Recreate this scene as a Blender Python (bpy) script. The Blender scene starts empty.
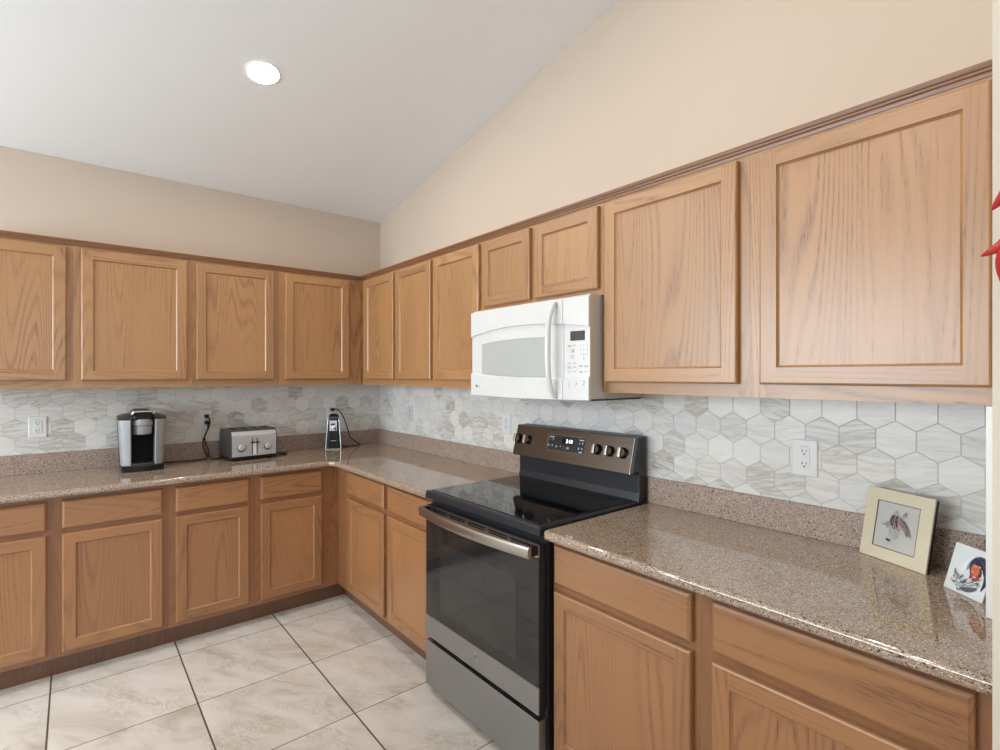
import bpy, bmesh, math, random
from mathutils import Vector, Matrix
random.seed(7)
PI = math.pi
S = bpy.context.scene
COL = S.collection

# ------------------------------------------------------------------ camera
cam_d = bpy.data.cameras.new('camera'); cam = bpy.data.objects.new('camera', cam_d); COL.objects.link(cam)
cam_d.sensor_width = 36.0; cam_d.sensor_fit = 'HORIZONTAL'; cam_d.lens = 517.2 / 1000 * 36
cam_d.clip_start = 0.02
cam.location = (3.829, -1.905, 1.455)
cam.rotation_euler = (PI / 2, 0, math.radians(90 - 39.5))
S.camera = cam

# ------------------------------------------------------------------ world, lights, exposure
S.view_settings.view_transform = 'Standard'; S.view_settings.look = 'None'
S.view_settings.gamma = 1.0; S.view_settings.use_curve_mapping = False
S.view_settings.exposure = 0.0
S.cycles.caustics_reflective = False
w = bpy.data.worlds.new('sky'); S.world = w; w.use_nodes = True
wn = w.node_tree.nodes; wn['Background'].inputs[0].default_value = (0.80, 0.90, 1.0, 1); wn['Background'].inputs[1].default_value = 1.6

def area(name, loc, target, sx, sy, power, col, spread=PI):
    d = bpy.data.lights.new(name, 'AREA'); d.shape = 'RECTANGLE'; d.size = sx; d.size_y = sy; d.energy = power; d.color = col
    d.spread = spread
    o = bpy.data.objects.new(name, d); COL.objects.link(o); o.location = loc
    o.rotation_euler = (Vector(target) - Vector(loc)).to_track_quat('-Z', 'Y').to_euler()
    return o
WIN_P, SIDE_FILL_P, CAN_P = 134, 4, 10
area('window_daylight', (1.72, -5.12, 1.65), (1.72, 0, 1.65), 2.9, 1.4, WIN_P, (0.80, 0.925, 1.0))
area('added_side_fill', (6.12, -2.6, 1.25), (0, -2.6, 1.25), 2.2, 2.2, SIDE_FILL_P, (0.90, 0.96, 1.0))  # fill lamp added for ceiling and left wall, in an unseen side opening

# ------------------------------------------------------------------ materials
MATS = {}
def newmat(name):
    m = bpy.data.materials.new(name); m.use_nodes = True
    nt = m.node_tree; b = nt.nodes['Principled BSDF']
    MATS[name] = m
    return m, nt, b
def N(nt, t, **kw):
    n = nt.nodes.new(t)
    for k, v in kw.items(): setattr(n, k, v)
    return n
def L(nt, a, b): nt.links.new(a, b)
def math_n(nt, op, a, b=None, c=None):
    n = N(nt, 'ShaderNodeMath', operation=op)
    for i, v in enumerate((a, b, c)):
        if v is None: continue
        if isinstance(v, (int, float)): n.inputs[i].default_value = v
        else: L(nt, v, n.inputs[i])
    return n.outputs[0]
def ramp(nt, fac, stops):
    r = N(nt, 'ShaderNodeValToRGB'); e = r.color_ramp.elements
    while len(e) < len(stops): e.new(0.5)
    for k, (p, c) in enumerate(stops): e[k].position = p; e[k].color = (*c, 1) if len(c) == 3 else c
    L(nt, fac, r.inputs[0]); return r.outputs[0]
def mixc(nt, fac, a, b, mode='MIX'):
    n = N(nt, 'ShaderNodeMix', data_type='RGBA', blend_type=mode)
    if isinstance(fac, (int, float)): n.inputs[0].default_value = fac
    else: L(nt, fac, n.inputs[0])
    for i, v in ((6, a), (7, b)):
        if isinstance(v, tuple): n.inputs[i].default_value = (*v[:3], 1)
        else: L(nt, v, n.inputs[i])
    return n.outputs[2]
def noise(nt, vec, scale, detail=3, rough=0.5, dist=0.0):
    n = N(nt, 'ShaderNodeTexNoise'); n.inputs['Scale'].default_value = scale; n.inputs['Detail'].default_value = detail
    n.inputs['Roughness'].default_value = rough; n.inputs['Distortion'].default_value = dist
    if vec is not None: L(nt, vec, n.inputs['Vector'])
    return n
def mapping(nt, vec, scale=(1, 1, 1), loc=(0, 0, 0)):
    n = N(nt, 'ShaderNodeMapping'); n.inputs['Scale'].default_value = scale; n.inputs['Location'].default_value = loc
    L(nt, vec, n.inputs['Vector']); return n.outputs[0]
def bump(nt, b, height, strength, dist=0.002):
    n = N(nt, 'ShaderNodeBump'); n.inputs['Strength'].default_value = strength; n.inputs['Distance'].default_value = dist
    L(nt, height, n.inputs['Height']); L(nt, n.outputs[0], b.inputs['Normal'])

def plain(name, col, rough=0.5, metal=0.0, spec=0.5, var=0.0, coat=0.0):
    m, nt, b = newmat(name)
    b.inputs['Roughness'].default_value = rough; b.inputs['Metallic'].default_value = metal
    b.inputs['Specular IOR Level'].default_value = spec; b.inputs['Coat Weight'].default_value = coat
    tc = N(nt, 'ShaderNodeTexCoord')
    nz = noise(nt, tc.outputs['Object'], 14.0, 3)
    k = var if var else 0.03
    c = mixc(nt, nz.outputs[0], tuple(x * (1 - k) for x in col), tuple(min(1, x * (1 + k)) for x in col))
    L(nt, c, b.inputs['Base Color'])
    return m

OAK_D, OAK_M, OAK_L = (0.165, 0.066, 0.024), (0.375, 0.187, 0.072), (0.465, 0.250, 0.103)
def oak(name, axis, tint=(1, 1, 1)):
    m, nt, b = newmat(name)
    tc = N(nt, 'ShaderNodeTexCoord'); oi = N(nt, 'ShaderNodeObjectInfo')
    off = N(nt, 'ShaderNodeVectorMath', operation='SCALE'); off.inputs[0].default_value = (13.1, 7.7, 31.3)
    L(nt, oi.outputs['Random'], off.inputs['Scale'])
    add = N(nt, 'ShaderNodeVectorMath', operation='ADD'); L(nt, tc.outputs['Object'], add.inputs[0]); L(nt, off.outputs[0], add.inputs[1])
    v = add.outputs[0]
    def along(k): return {'z': (1, 1, k), 'x': (k, 1, 1)}[axis]
    clamp = lambda x: math_n(nt, 'MAXIMUM', math_n(nt, 'MINIMUM', x, 1.0), 0.0)
    # growth rings cut at a slant: contour lines of a stretched noise (cathedral figure)
    ca = noise(nt, mapping(nt, v, along(0.075)), 3.6, 1.5, 0.4, 0.12)
    wv = math_n(nt, 'MULTIPLY_ADD', math_n(nt, 'SINE', math_n(nt, 'MULTIPLY', ca.outputs[0], 330.0)), 0.5, 0.5)
    wv = math_n(nt, 'POWER', wv, 2.5)
    msk = clamp(math_n(nt, 'MULTIPLY', math_n(nt, 'SUBTRACT', noise(nt, mapping(nt, v, along(0.25)), 5.0, 2).outputs[0], 0.36), 4.0))
    # long streaks and short pores
    st = noise(nt, mapping(nt, v, along(0.018)), 95.0, 3, 0.6)
    streak = clamp(math_n(nt, 'MULTIPLY', math_n(nt, 'SUBTRACT', st.outputs[0], 0.50), 5.0))
    po = noise(nt, mapping(nt, v, along(0.06)), 380.0, 2, 0.6)
    pores = clamp(math_n(nt, 'MULTIPLY', math_n(nt, 'SUBTRACT', po.outputs[0], 0.50), 5.0))
    big = noise(nt, mapping(nt, v, along(0.2)), 7.0, 3, 0.5)
    t = lambda c: tuple(x * y for x, y in zip(c, tint))
    base = mixc(nt, st.outputs[0], t(OAK_M), t(OAK_L))
    base = mixc(nt, math_n(nt, 'MULTIPLY', big.outputs[0], 0.5), base, t((0.375, 0.175, 0.065)))
    g = math_n(nt, 'MULTIPLY', math_n(nt, 'MULTIPLY', wv, msk), math_n(nt, 'MULTIPLY_ADD', pores, 0.75, 0.36))
    g = math_n(nt, 'ADD', g, math_n(nt, 'MULTIPLY', streak, math_n(nt, 'MULTIPLY_ADD', pores, 0.50, 0.16)))
    base = mixc(nt, clamp(g), base, t(OAK_D))
    br = math_n(nt, 'MULTIPLY_ADD', oi.outputs['Random'], 0.16, 0.92)
    hs = N(nt, 'ShaderNodeHueSaturation'); L(nt, base, hs.inputs['Color']); L(nt, br, hs.inputs['Value'])
    L(nt, hs.outputs[0], b.inputs['Base Color'])
    b.inputs['Roughness'].default_value = 0.50; b.inputs['Specular IOR Level'].default_value = 0.45
    b.inputs['Coat Weight'].default_value = 1.0; b.inputs['Coat Roughness'].default_value = 0.30; b.inputs['Coat IOR'].default_value = 1.55
    bump(nt, b, math_n(nt, 'MULTIPLY', g, -1.0), 0.25, 0.001)
    return m
OV, OH = oak('oak_upright_grain', 'z'), oak('oak_level_grain', 'x')
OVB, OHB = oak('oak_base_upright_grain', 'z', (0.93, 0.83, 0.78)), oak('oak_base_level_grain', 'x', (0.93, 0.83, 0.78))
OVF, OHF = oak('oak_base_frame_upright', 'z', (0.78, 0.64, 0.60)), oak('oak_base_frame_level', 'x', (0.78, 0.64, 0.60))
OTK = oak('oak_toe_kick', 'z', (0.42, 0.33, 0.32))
OCR = oak('oak_crown', 'x', (0.55, 0.42, 0.32))

def paint(name, col, bumpk=0.12):
    m, nt, b = newmat(name)
    tc = N(nt, 'ShaderNodeTexCoord'); v = tc.outputs['Object']
    n1 = noise(nt, v, 90, 3); n2 = noise(nt, v, 1.3, 2)
    c = mixc(nt, n2.outputs[0], tuple(x * 0.985 for x in col), tuple(x * 1.015 for x in col))
    L(nt, c, b.inputs['Base Color']); b.inputs['Roughness'].default_value = 0.75
    b.inputs['Specular IOR Level'].default_value = 0.25
    bump(nt, b, n1.outputs[0], bumpk, 0.002)
    return m
PAINT = paint('tan_wall_paint', (0.645, 0.535, 0.440))
PAINT2 = paint('cream_wall_paint', (0.68, 0.605, 0.50))
CEIL = paint('white_ceiling_paint', (0.89, 0.91, 0.935), 0.08)

def granite(name='speckled_granite', rough=0.045, spec=1.0, k=1.0):
    m, nt, b = newmat(name)
    tc = N(nt, 'ShaderNodeTexCoord'); v = tc.outputs['Object']
    base = noise(nt, v, 9, 3, 0.6)
    c = mixc(nt, base.outputs[0], (0.315 * k, 0.222 * k, 0.155 * k * k), (0.385 * k, 0.280 * k, 0.205 * k * k))
    def specks(scale, thr, col, c, rnd):
        vo = N(nt, 'ShaderNodeTexVoronoi'); vo.inputs['Scale'].default_value = scale; L(nt, mapping(nt, v, loc=(rnd, rnd * 2, rnd * 3)), vo.inputs['Vector'])
        sep = N(nt, 'ShaderNodeSeparateColor'); L(nt, vo.outputs['Color'], sep.inputs[0])
        f = math_n(nt, 'GREATER_THAN', sep.outputs[0], thr)
        near = math_n(nt, 'LESS_THAN', vo.outputs['Distance'], 0.55)
        return mixc(nt, math_n(nt, 'MULTIPLY', f, near), c, col)
    c = specks(520, 0.66, (0.52, 0.42, 0.325), c, 0.0)
    c = specks(460, 0.80, (0.20, 0.115, 0.075), c, 1.7)
    c = specks(380, 0.875, (0.68, 0.61, 0.53), c, 3.1)
    c = specks(300, 0.885, (0.040, 0.033, 0.032), c, 5.3)
    c = specks(210, 0.965, (0.05, 0.045, 0.045), c, 8.1)
    L(nt, c, b.inputs['Base Color'])
    b.inputs['Roughness'].default_value = rough; b.inputs['Specular IOR Level'].default_value = spec
    return m
GRAN = granite()
GRANU = granite('granite_upstand', 0.34, 0.5, 1.14)

def marble_tile():
    m, nt, b = newmat('marble_hexagon_tile')
    tc = N(nt, 'ShaderNodeTexCoord'); at = N(nt, 'ShaderNodeAttribute', attribute_name='tile')
    sep = N(nt, 'ShaderNodeSeparateColor'); L(nt, at.outputs['Color'], sep.inputs[0])
    sc = N(nt, 'ShaderNodeVectorMath', operation='SCALE'); L(nt, at.outputs['Color'], sc.inputs[0]); sc.inputs['Scale'].default_value = 23.0
    ad = N(nt, 'ShaderNodeVectorMath', operation='ADD'); L(nt, tc.outputs['Object'], ad.inputs[0]); L(nt, sc.outputs[0], ad.inputs[1])
    vr = N(nt, 'ShaderNodeVectorRotate', rotation_type='AXIS_ANGLE'); vr.inputs['Axis'].default_value = (0, 1, 0)
    L(nt, ad.outputs[0], vr.inputs['Vector']); L(nt, math_n(nt, 'MULTIPLY_ADD', sep.outputs[1], 0.5, -0.25), vr.inputs['Angle'])
    v = mapping(nt, vr.outputs[0], (1, 1, 8.5))
    n1 = noise(nt, v, 5.0, 5, 0.55, 0.5)
    n2 = noise(nt, v, 14.0, 4, 0.6, 0.3)
    vein = math_n(nt, 'ABSOLUTE', math_n(nt, 'SUBTRACT', n1.outputs[0], 0.5))
    vein = ramp(nt, vein, [(0.0, (1, 1, 1)), (0.035, (0.45, 0.45, 0.45)), (0.11, (0, 0, 0))])
    amt = math_n(nt, 'POWER', sep.outputs[0], 2.7)
    base = mixc(nt, n2.outputs[0], (0.80, 0.79, 0.775), (0.88, 0.88, 0.875))
    tone = mixc(nt, sep.outputs[2], (0.88, 0.885, 0.89), (1.0, 0.985, 0.955))
    base = mixc(nt, 1.0, base, tone, 'MULTIPLY')
    veinc = mixc(nt, sep.outputs[1], (0.32, 0.265, 0.205), (0.36, 0.33, 0.30))
    c = mixc(nt, math_n(nt, 'MULTIPLY', vein, math_n(nt, 'MULTIPLY_ADD', amt, 0.9, 0.10)), base, veinc)
    c = mixc(nt, math_n(nt, 'MULTIPLY', amt, 0.35), c, (0.54, 0.49, 0.43))
    L(nt, c, b.inputs['Base Color']); b.inputs['Roughness'].default_value = 0.28
    return m
TILE = marble_tile()
GROUT = plain('grey_grout', (0.52, 0.51, 0.49), 0.85, 0, 0.2)

def floor_mat():
    m, nt, b = newmat('stone_floor_tile')
    tc = N(nt, 'ShaderNodeTexCoord'); v = tc.outputs['Object']
    P, G = 0.508, 0.0034
    sx = N(nt, 'ShaderNodeSeparateXYZ'); L(nt, v, sx.inputs[0])
    fx = math_n(nt, 'DIVIDE', math_n(nt, 'SUBTRACT', sx.outputs[0], 0.700 - 5 * P), P)
    fy = math_n(nt, 'DIVIDE', math_n(nt, 'SUBTRACT', sx.outputs[1], -0.972 - 20 * P), P)
    def edge(f, g):
        fr = math_n(nt, 'FRACT', f)
        d = math_n(nt, 'MINIMUM', fr, math_n(nt, 'SUBTRACT', 1.0, fr))
        return math_n(nt, 'LESS_THAN', d, g / P)
    gr = math_n(nt, 'MAXIMUM', edge(fx, G * 0.62), edge(fy, G))
    cell = N(nt, 'ShaderNodeCombineXYZ'); L(nt, math_n(nt, 'FLOOR', fx), cell.inputs[0]); L(nt, math_n(nt, 'FLOOR', fy), cell.inputs[1])
    wh = N(nt, 'ShaderNodeTexWhiteNoise', noise_dimensions='3D'); L(nt, cell.outputs[0], wh.inputs['Vector'])
    sc = N(nt, 'ShaderNodeVectorMath', operation='SCALE'); L(nt, wh.outputs['Color'], sc.inputs[0]); sc.inputs['Scale'].default_value = 17.0
    ad = N(nt, 'ShaderNodeVectorMath', operation='ADD'); L(nt, v, ad.inputs[0]); L(nt, sc.outputs[0], ad.inputs[1])
    vr = N(nt, 'ShaderNodeVectorRotate', rotation_type='AXIS_ANGLE'); vr.inputs['Axis'].default_value = (0, 0, 1); vr.inputs['Angle'].default_value = -0.5
    L(nt, ad.outputs[0], vr.inputs['Vector'])
    vv = mapping(nt, vr.outputs[0], (1, 2.2, 1))
    a = noise(nt, vv, 2.6, 7, 0.62, 0.9); c2 = noise(nt, vv, 10.0, 8, 0.74, 1.8)
    c = ramp(nt, a.outputs[0], [(0.30, (0.50, 0.44, 0.37)), (0.47, (0.69, 0.645, 0.58)), (0.70, (0.78, 0.745, 0.69))])
    ve = math_n(nt, 'ABSOLUTE', math_n(nt, 'SUBTRACT', c2.outputs[0], 0.5))
    ve = ramp(nt, ve, [(0.0, (1, 1, 1)), (0.035, (0, 0, 0))])
    msk = ramp(nt, noise(nt, vv, 3.3, 3).outputs[0], [(0.45, (0, 0, 0)), (0.62, (1, 1, 1))])
    c = mixc(nt, math_n(nt, 'MULTIPLY', math_n(nt, 'MULTIPLY', ve, msk), 0.75), c, (0.40, 0.33, 0.25))
    c = mixc(nt, gr, c, (0.085, 0.066, 0.048))
    L(nt, c, b.inputs['Base Color'])
    L(nt, math_n(nt, 'MULTIPLY_ADD', gr, 0.4, 0.42), b.inputs['Roughness'])
    h = math_n(nt, 'SUBTRACT', math_n(nt, 'MULTIPLY', c2.outputs[0], 0.3), gr)
    bump(nt, b, h, 0.35, 0.002)
    return m
FLOOR = floor_mat()

def brushed(name, col, rough, metal=1.0):
    m, nt, b = newmat(name)
    tc = N(nt, 'ShaderNodeTexCoord')
    nz = noise(nt, mapping(nt, tc.outputs['Object'], (1, 1, 60)), 8, 3)
    L(nt, mixc(nt, nz.outputs[0], tuple(x * 0.94 for x in col), tuple(min(1, x * 1.06) for x in col)), b.inputs['Base Color'])
    b.inputs['Metallic'].default_value = metal; b.inputs['Roughness'].default_value = rough
    return m
SLATE = brushed('dark_slate_metal', (0.15, 0.132, 0.12), 0.26)
HANDLE = brushed('range_handle_steel', (0.42, 0.40, 0.38), 0.28)
TOAST = plain('toaster_steel', (0.60, 0.61, 0.63), 0.30, 0.45)
SLATE_D = brushed('slate_drawer_metal', (0.37, 0.38, 0.395), 0.40)
STEEL = brushed('brushed_steel', (0.62, 0.62, 0.62), 0.30)
CHROME = plain('chrome', (0.80, 0.80, 0.80), 0.12, 1.0)
BLACK_EN = plain('black_enamel', (0.018, 0.021, 0.028), 0.30, 0, 0.5)
BLACK_GL = plain('black_ceramic_glass', (0.006, 0.006, 0.008), 0.035, 0, 0.75)
OVEN_GL = plain('oven_door_glass', (0.016, 0.017, 0.019), 0.05, 0, 0.62)
OVEN_WIN = plain('oven_window_dots', (0.030, 0.030, 0.031), 0.07, 0, 0.62)
BLACK_PL = plain('black_plastic', (0.010, 0.010, 0.011), 0.35, 0, 0.3)
BLACK_MT = plain('matt_black', (0.008, 0.008, 0.009), 0.7, 0, 0.2)
WHITE_PL = plain('white_appliance', (0.70, 0.70, 0.695), 0.22)
WHITE_PT = plain('outlet_white', (0.78, 0.79, 0.80), 0.30)
WHITE_TR = plain('white_trim_paint', (0.82, 0.82, 0.80), 0.4)
TILE_PT = plain('pale_grey_plate', (0.62, 0.63, 0.64), 0.35)
GREY_WIN = plain('microwave_window_grey', (0.46, 0.48, 0.475), 0.16)
GREY_SIDE = plain('microwave_case_grey', (0.60, 0.565, 0.53), 0.35)
GREY_MK = plain('grey_print', (0.36, 0.36, 0.36), 0.5)
DARK_MK = plain('dark_print', (0.06, 0.06, 0.06), 0.5)
WHITE_MK = plain('white_print', (0.85, 0.85, 0.85), 0.5)
SILVER_PL = plain('silver_plastic', (0.34, 0.35, 0.365), 0.5, 0.2)
DGREY_PL = plain('dark_grey_plastic', (0.050, 0.047, 0.047), 0.36)
CREAM_FR = plain('cream_frame', (0.69, 0.63, 0.475), 0.4)
MAT_PAPER = plain('pale_picture_paper', (0.54, 0.545, 0.52), 0.6, 0, 0.3, 0.05)
BROWN_LN = plain('brown_picture_border', (0.17, 0.085, 0.055), 0.6)
RED_CH = plain('glazed_red_chilli', (0.46, 0.022, 0.022), 0.22, 0, 0.6, 0.2)
GREEN_ST = plain('dry_stem', (0.22, 0.17, 0.07), 0.7)
def emit(name, col, strength):
    m, nt, b = newmat(name)
    b.inputs['Emission Color'].default_value = (*col, 1); b.inputs['Emission Strength'].default_value = strength
    b.inputs['Base Color'].default_value = (*col, 1)
    return m
LAMP = emit('lamp_lens', (1.0, 0.90, 0.78), CAN_P / (PI * PI * 0.072 ** 2))
CLOCK = emit('clock_digits', (0.85, 0.95, 1.0), 2.2)

# ------------------------------------------------------------------ geometry helpers
class G:
    """collects shapes into one mesh"""
    def __init__(s): s.bm = bmesh.new()
    def merge(s, b2, mi=0, M=None):
        me = bpy.data.meshes.new('tmp')
        for f in b2.faces: f.material_index = f.material_index if mi is None else mi
        b2.to_mesh(me); b2.free()
        if M is not None: me.transform(M)
        s.bm.from_mesh(me); bpy.data.meshes.remove(me)
    def box(s, x0, x1, y0, y1, z0, z1, bev=0.0, seg=2, mi=0, M=None):
        b = bmesh.new(); r = bmesh.ops.create_cube(b, size=1)
        for v in b.verts:
            v.co = Vector((x0 if v.co.x < 0 else x1, y0 if v.co.y < 0 else y1, z0 if v.co.z < 0 else z1))
        if bev > 0: bmesh.ops.bevel(b, geom=b.edges[:], offset=bev, segments=seg, affect='EDGES', profile=0.5)
        s.merge(b, mi, M); return s
    def prism(s, pts, a0, a1, axis='z', mi=0, bev=0.0, M=None, seg=2):
        b = bmesh.new()
        f = {'z': lambda p, a: (p[0], p[1], a), 'y': lambda p, a: (p[0], a, p[1]), 'x': lambda p, a: (a, p[0], p[1])}[axis]
        lo = [b.verts.new(f(p, a0)) for p in pts]; hi = [b.verts.new(f(p, a1)) for p in pts]
        n = len(pts); b.faces.new(lo); b.faces.new(hi)
        for i in range(n): b.faces.new((lo[i], lo[(i + 1) % n], hi[(i + 1) % n], hi[i]))
        bmesh.ops.recalc_face_normals(b, faces=b.faces[:])
        if bev > 0: bmesh.ops.bevel(b, geom=b.edges[:], offset=bev, segments=seg, affect='EDGES', profile=0.5)
        s.merge(b, mi, M); return s
    def lathe(s, prof, n=32, mi=0, M=None, cap=True):
        b = bmesh.new(); rings = []
        for r, z in prof:
            if r < 1e-6: rings.append([b.verts.new((0, 0, z))])
            else: rings.append([b.verts.new((r * math.cos(2 * PI * i / n), r * math.sin(2 * PI * i / n), z)) for i in range(n)])
        for A, B in zip(rings, rings[1:]):
            for i in range(n):
                j = (i + 1) % n
                if len(A) == 1 and len(B) == 1: continue
                if len(A) == 1: b.faces.new((A[0], B[j], B[i]))
                elif len(B) == 1: b.faces.new((A[i], A[j], B[0]))
                else: b.faces.new((A[i], A[j], B[j], B[i]))
        if cap and len(rings[0]) > 1: b.faces.new(rings[0][::-1])
        if cap and len(rings[-1]) > 1: b.faces.new(rings[-1])
        bmesh.ops.recalc_face_normals(b, faces=b.faces[:])
        s.merge(b, mi, M); return s
    def tube(s, pts, r, n=10, mi=0, M=None):
        b = bmesh.new(); P = [Vector(p) for p in pts]; k = len(P)
        R = r if isinstance(r, (list, tuple)) else [r] * k
        rings = []; up = None
        for i in range(k):
            t = (P[min(i + 1, k - 1)] - P[max(i - 1, 0)]).normalized()
            if up is None:
                up = Vector((0, 0, 1)) if abs(t.z) < 0.9 else Vector((1, 0, 0))
            u = (up - t * up.dot(t)).normalized(); up = u; v2 = t.cross(u)
            rings.append([b.verts.new(P[i] + (u * math.cos(2 * PI * q / n) + v2 * math.sin(2 * PI * q / n)) * R[i]) for q in range(n)])
        for A, B in zip(rings, rings[1:]):
            for q in range(n): b.faces.new((A[q], A[(q + 1) % n], B[(q + 1) % n], B[q]))
        b.faces.new(rings[0][::-1]); b.faces.new(rings[-1])
        bmesh.ops.recalc_face_normals(b, faces=b.faces[:])
        s.merge(b, mi, M); return s
    def loft(s, loops, mi=0, M=None, cap=True):
        b = bmesh.new(); R = [[b.verts.new(p) for p in lp] for lp in loops]; n = len(R[0])
        for A, B in zip(R, R[1:]):
            for i in range(n): b.faces.new((A[i], A[(i + 1) % n], B[(i + 1) % n], B[i]))
        if cap: b.faces.new(R[0][::-1]); b.faces.new(R[-1])
        bmesh.ops.recalc_face_normals(b, faces=b.faces[:])
        s.merge(b, mi, M); return s
    def quad(s, pts, mi=0):
        f = s.bm.faces.new([s.bm.verts.new(p) for p in pts]); f.material_index = mi; return s
    def done(s, name, mats, parent=None, smooth=35, loc=None, rotz=0.0, recalc=False):
        if recalc: bmesh.ops.recalc_face_normals(s.bm, faces=s.bm.faces[:])
        me = bpy.data.meshes.new(name); s.bm.to_mesh(me); s.bm.free()
        for m in (mats if isinstance(mats, (list, tuple)) else [mats]): me.materials.append(m)
        if smooth:
            for p in me.polygons: p.use_smooth = True
            me.set_sharp_from_angle(angle=math.radians(smooth))
        o = bpy.data.objects.new(name, me); COL.objects.link(o)
        if smooth:
            wn_ = o.modifiers.new('weighted_normals', 'WEIGHTED_NORMAL'); wn_.keep_sharp = True; wn_.weight = 80
        if parent is not None: o.parent = parent
        if loc: o.location = loc
        o.rotation_euler.z = rotz
        return o
def smooth_path(pts, k=8):
    P = [Vector(p) for p in pts]; out = []
    for i in range(len(P) - 1):
        p0, p1, p2, p3 = P[max(i - 1, 0)], P[i], P[i + 1], P[min(i + 2, len(P) - 1)]
        for q in range(k):
            t = q / k
            out.append(0.5 * ((2 * p1) + (p2 - p0) * t + (2 * p0 - 5 * p1 + 4 * p2 - p3) * t * t + (3 * p1 - p0 - 3 * p2 + p3) * t ** 3))
    out.append(P[-1]); return out
def thing(name, label, cat, loc=(0, 0, 0), rotz=0.0, group=None):
    o = bpy.data.objects.new(name, None); COL.objects.link(o); o.empty_display_size = 0.05
    o.location = loc; o.rotation_euler.z = rotz
    return tag(o, label, cat, group)
def tag(o, label, cat, group=None):
    o['label'] = label; o['category'] = cat
    if group: o['group'] = group
    return o
def struct(o): o['kind'] = 'structure'; return o
def text(name, s, size, mat, parent, M, extrude=0.0003):
    """lettering as a mesh; the text runs along +x in the xz plane facing -y, then M places it"""
    cu = bpy.data.curves.new('lettering', 'FONT'); cu.body = s; cu.size = size; cu.extrude = extrude; cu.align_x = 'CENTER'; cu.align_y = 'CENTER'
    cu.resolution_u = 4
    o = bpy.data.objects.new('lettering', cu); COL.objects.link(o)
    dg = bpy.context.evaluated_depsgraph_get()
    me = bpy.data.meshes.new_from_object(o.evaluated_get(dg))
    bpy.data.objects.remove(o); bpy.data.curves.remove(cu)
    me.transform(M @ Matrix.Rotation(PI / 2, 4, 'X'))
    me.materials.clear(); me.materials.append(mat); me.name = name
    r = bpy.data.objects.new(name, me); COL.objects.link(r); r.parent = parent
    return r
T = Matrix.Translation
def RX(a): return Matrix.Rotation(a, 4, 'X')
def RY(a): return Matrix.Rotation(a, 4, 'Y')
def RZ(a): return Matrix.Rotation(a, 4, 'Z')

# ------------------------------------------------------------------ setting
XE, YS = 6.2, -5.2
HC, SL = 2.68, 0.2
ztop = lambda x: HC + SL * x
XW = 3.683                     # wall end beside the right-hand cabinets
struct(G().box(-0.15, XE + 0.15, YS - 0.15, 0.15, -0.12, 0.0).done('floor', FLOOR, smooth=0))
struct(G().prism([(-0.15, ztop(-0.15)), (XE + 0.15, ztop(XE + 0.15)), (XE + 0.15, ztop(XE + 0.15) + 0.12), (-0.15, ztop(-0.15) + 0.12)], YS - 0.15, 0.15, 'y').done('ceiling', CEIL, smooth=0))
struct(G().prism([(YS - 0.15, 0), (0.15, 0), (0.15, HC - 0.002), (YS - 0.15, HC - 0.002)], -0.15, 0.0, 'x').done('wall_left', PAINT, smooth=0))
struct(G().prism([(0, 0), (XE, 0), (XE, ztop(XE)), (0, ztop(0))], 0.0, 0.15, 'y').done('wall_right', PAINT, smooth=0))
# wall end (stub) by the last cabinets
struct(G().prism([(XW, 0), (XW + 0.125, 0), (XW + 0.125, ztop(XW + 0.125) - 0.001), (XW, ztop(XW) - 0.001)], -0.70, 0.0, 'y').done('wall_end', PAINT2, smooth=0))
# wall behind the camera with its window, side wall with an unseen opening added for fill light
def holed(axis, pos0, pos1, a0, a1, zt0, zt1, h0, h1, hz0, hz1, name, mat):
    g = G()
    g.prism([(a0, 0), (h0, 0), (h0, zt0 + (zt1 - zt0) * (h0 - a0) / (a1 - a0)), (a0, zt0)], pos0, pos1, axis)
    g.prism([(h1, 0), (a1, 0), (a1, zt1), (h1, zt0 + (zt1 - zt0) * (h1 - a0) / (a1 - a0))], pos0, pos1, axis)
    zz = lambda a: zt0 + (zt1 - zt0) * (a - a0) / (a1 - a0)
    if hz0 > 0: g.prism([(h0, 0), (h1, 0), (h1, hz0), (h0, hz0)], pos0, pos1, axis)
    g.prism([(h0, hz1), (h1, hz1), (h1, zz(h1)), (h0, zz(h0))], pos0, pos1, axis)
    return struct(g.done(name, mat, smooth=0))
holed('y', YS - 0.15, YS, 0, XE, ztop(0), ztop(XE), 0.22, 3.22, 0.9, 2.4, 'wall_back', PAINT2)
holed('x', XE, XE + 0.15, YS - 0.15, 0.15, ztop(XE), ztop(XE), -3.75, -1.45, 0.0, 2.4, 'wall_side', PAINT2)
def frame_win(name, axis, p0, p1, a0, a1, z0, z1, mid):
    g = G(); t = 0.06
    for q in ((a0, a0 + t, z0, z1), (a1 - t, a1, z0, z1), (a0 + t, a1 - t, z0, z0 + t), (a0 + t, a1 - t, z1 - t, z1), (mid - t / 2, mid + t / 2, z0 + t, z1 - t)):
        if axis == 'y': g.box(q[0], q[1], p0, p1, q[2], q[3], 0.004)
        else: g.box(p0, p1, q[0], q[1], q[2], q[3], 0.004)
    return struct(g.done(name, WHITE_TR))
frame_win('window_1', 'y', YS - 0.12, YS - 0.05, 0.22, 3.22, 0.9, 2.4, 1.72)
frame_win('added_door_1', 'x', XE + 0.05, XE + 0.12, -3.75, -1.45, 0.0, 2.4, -2.6)  # unseen door frame, added around the fill lamp's opening

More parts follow.
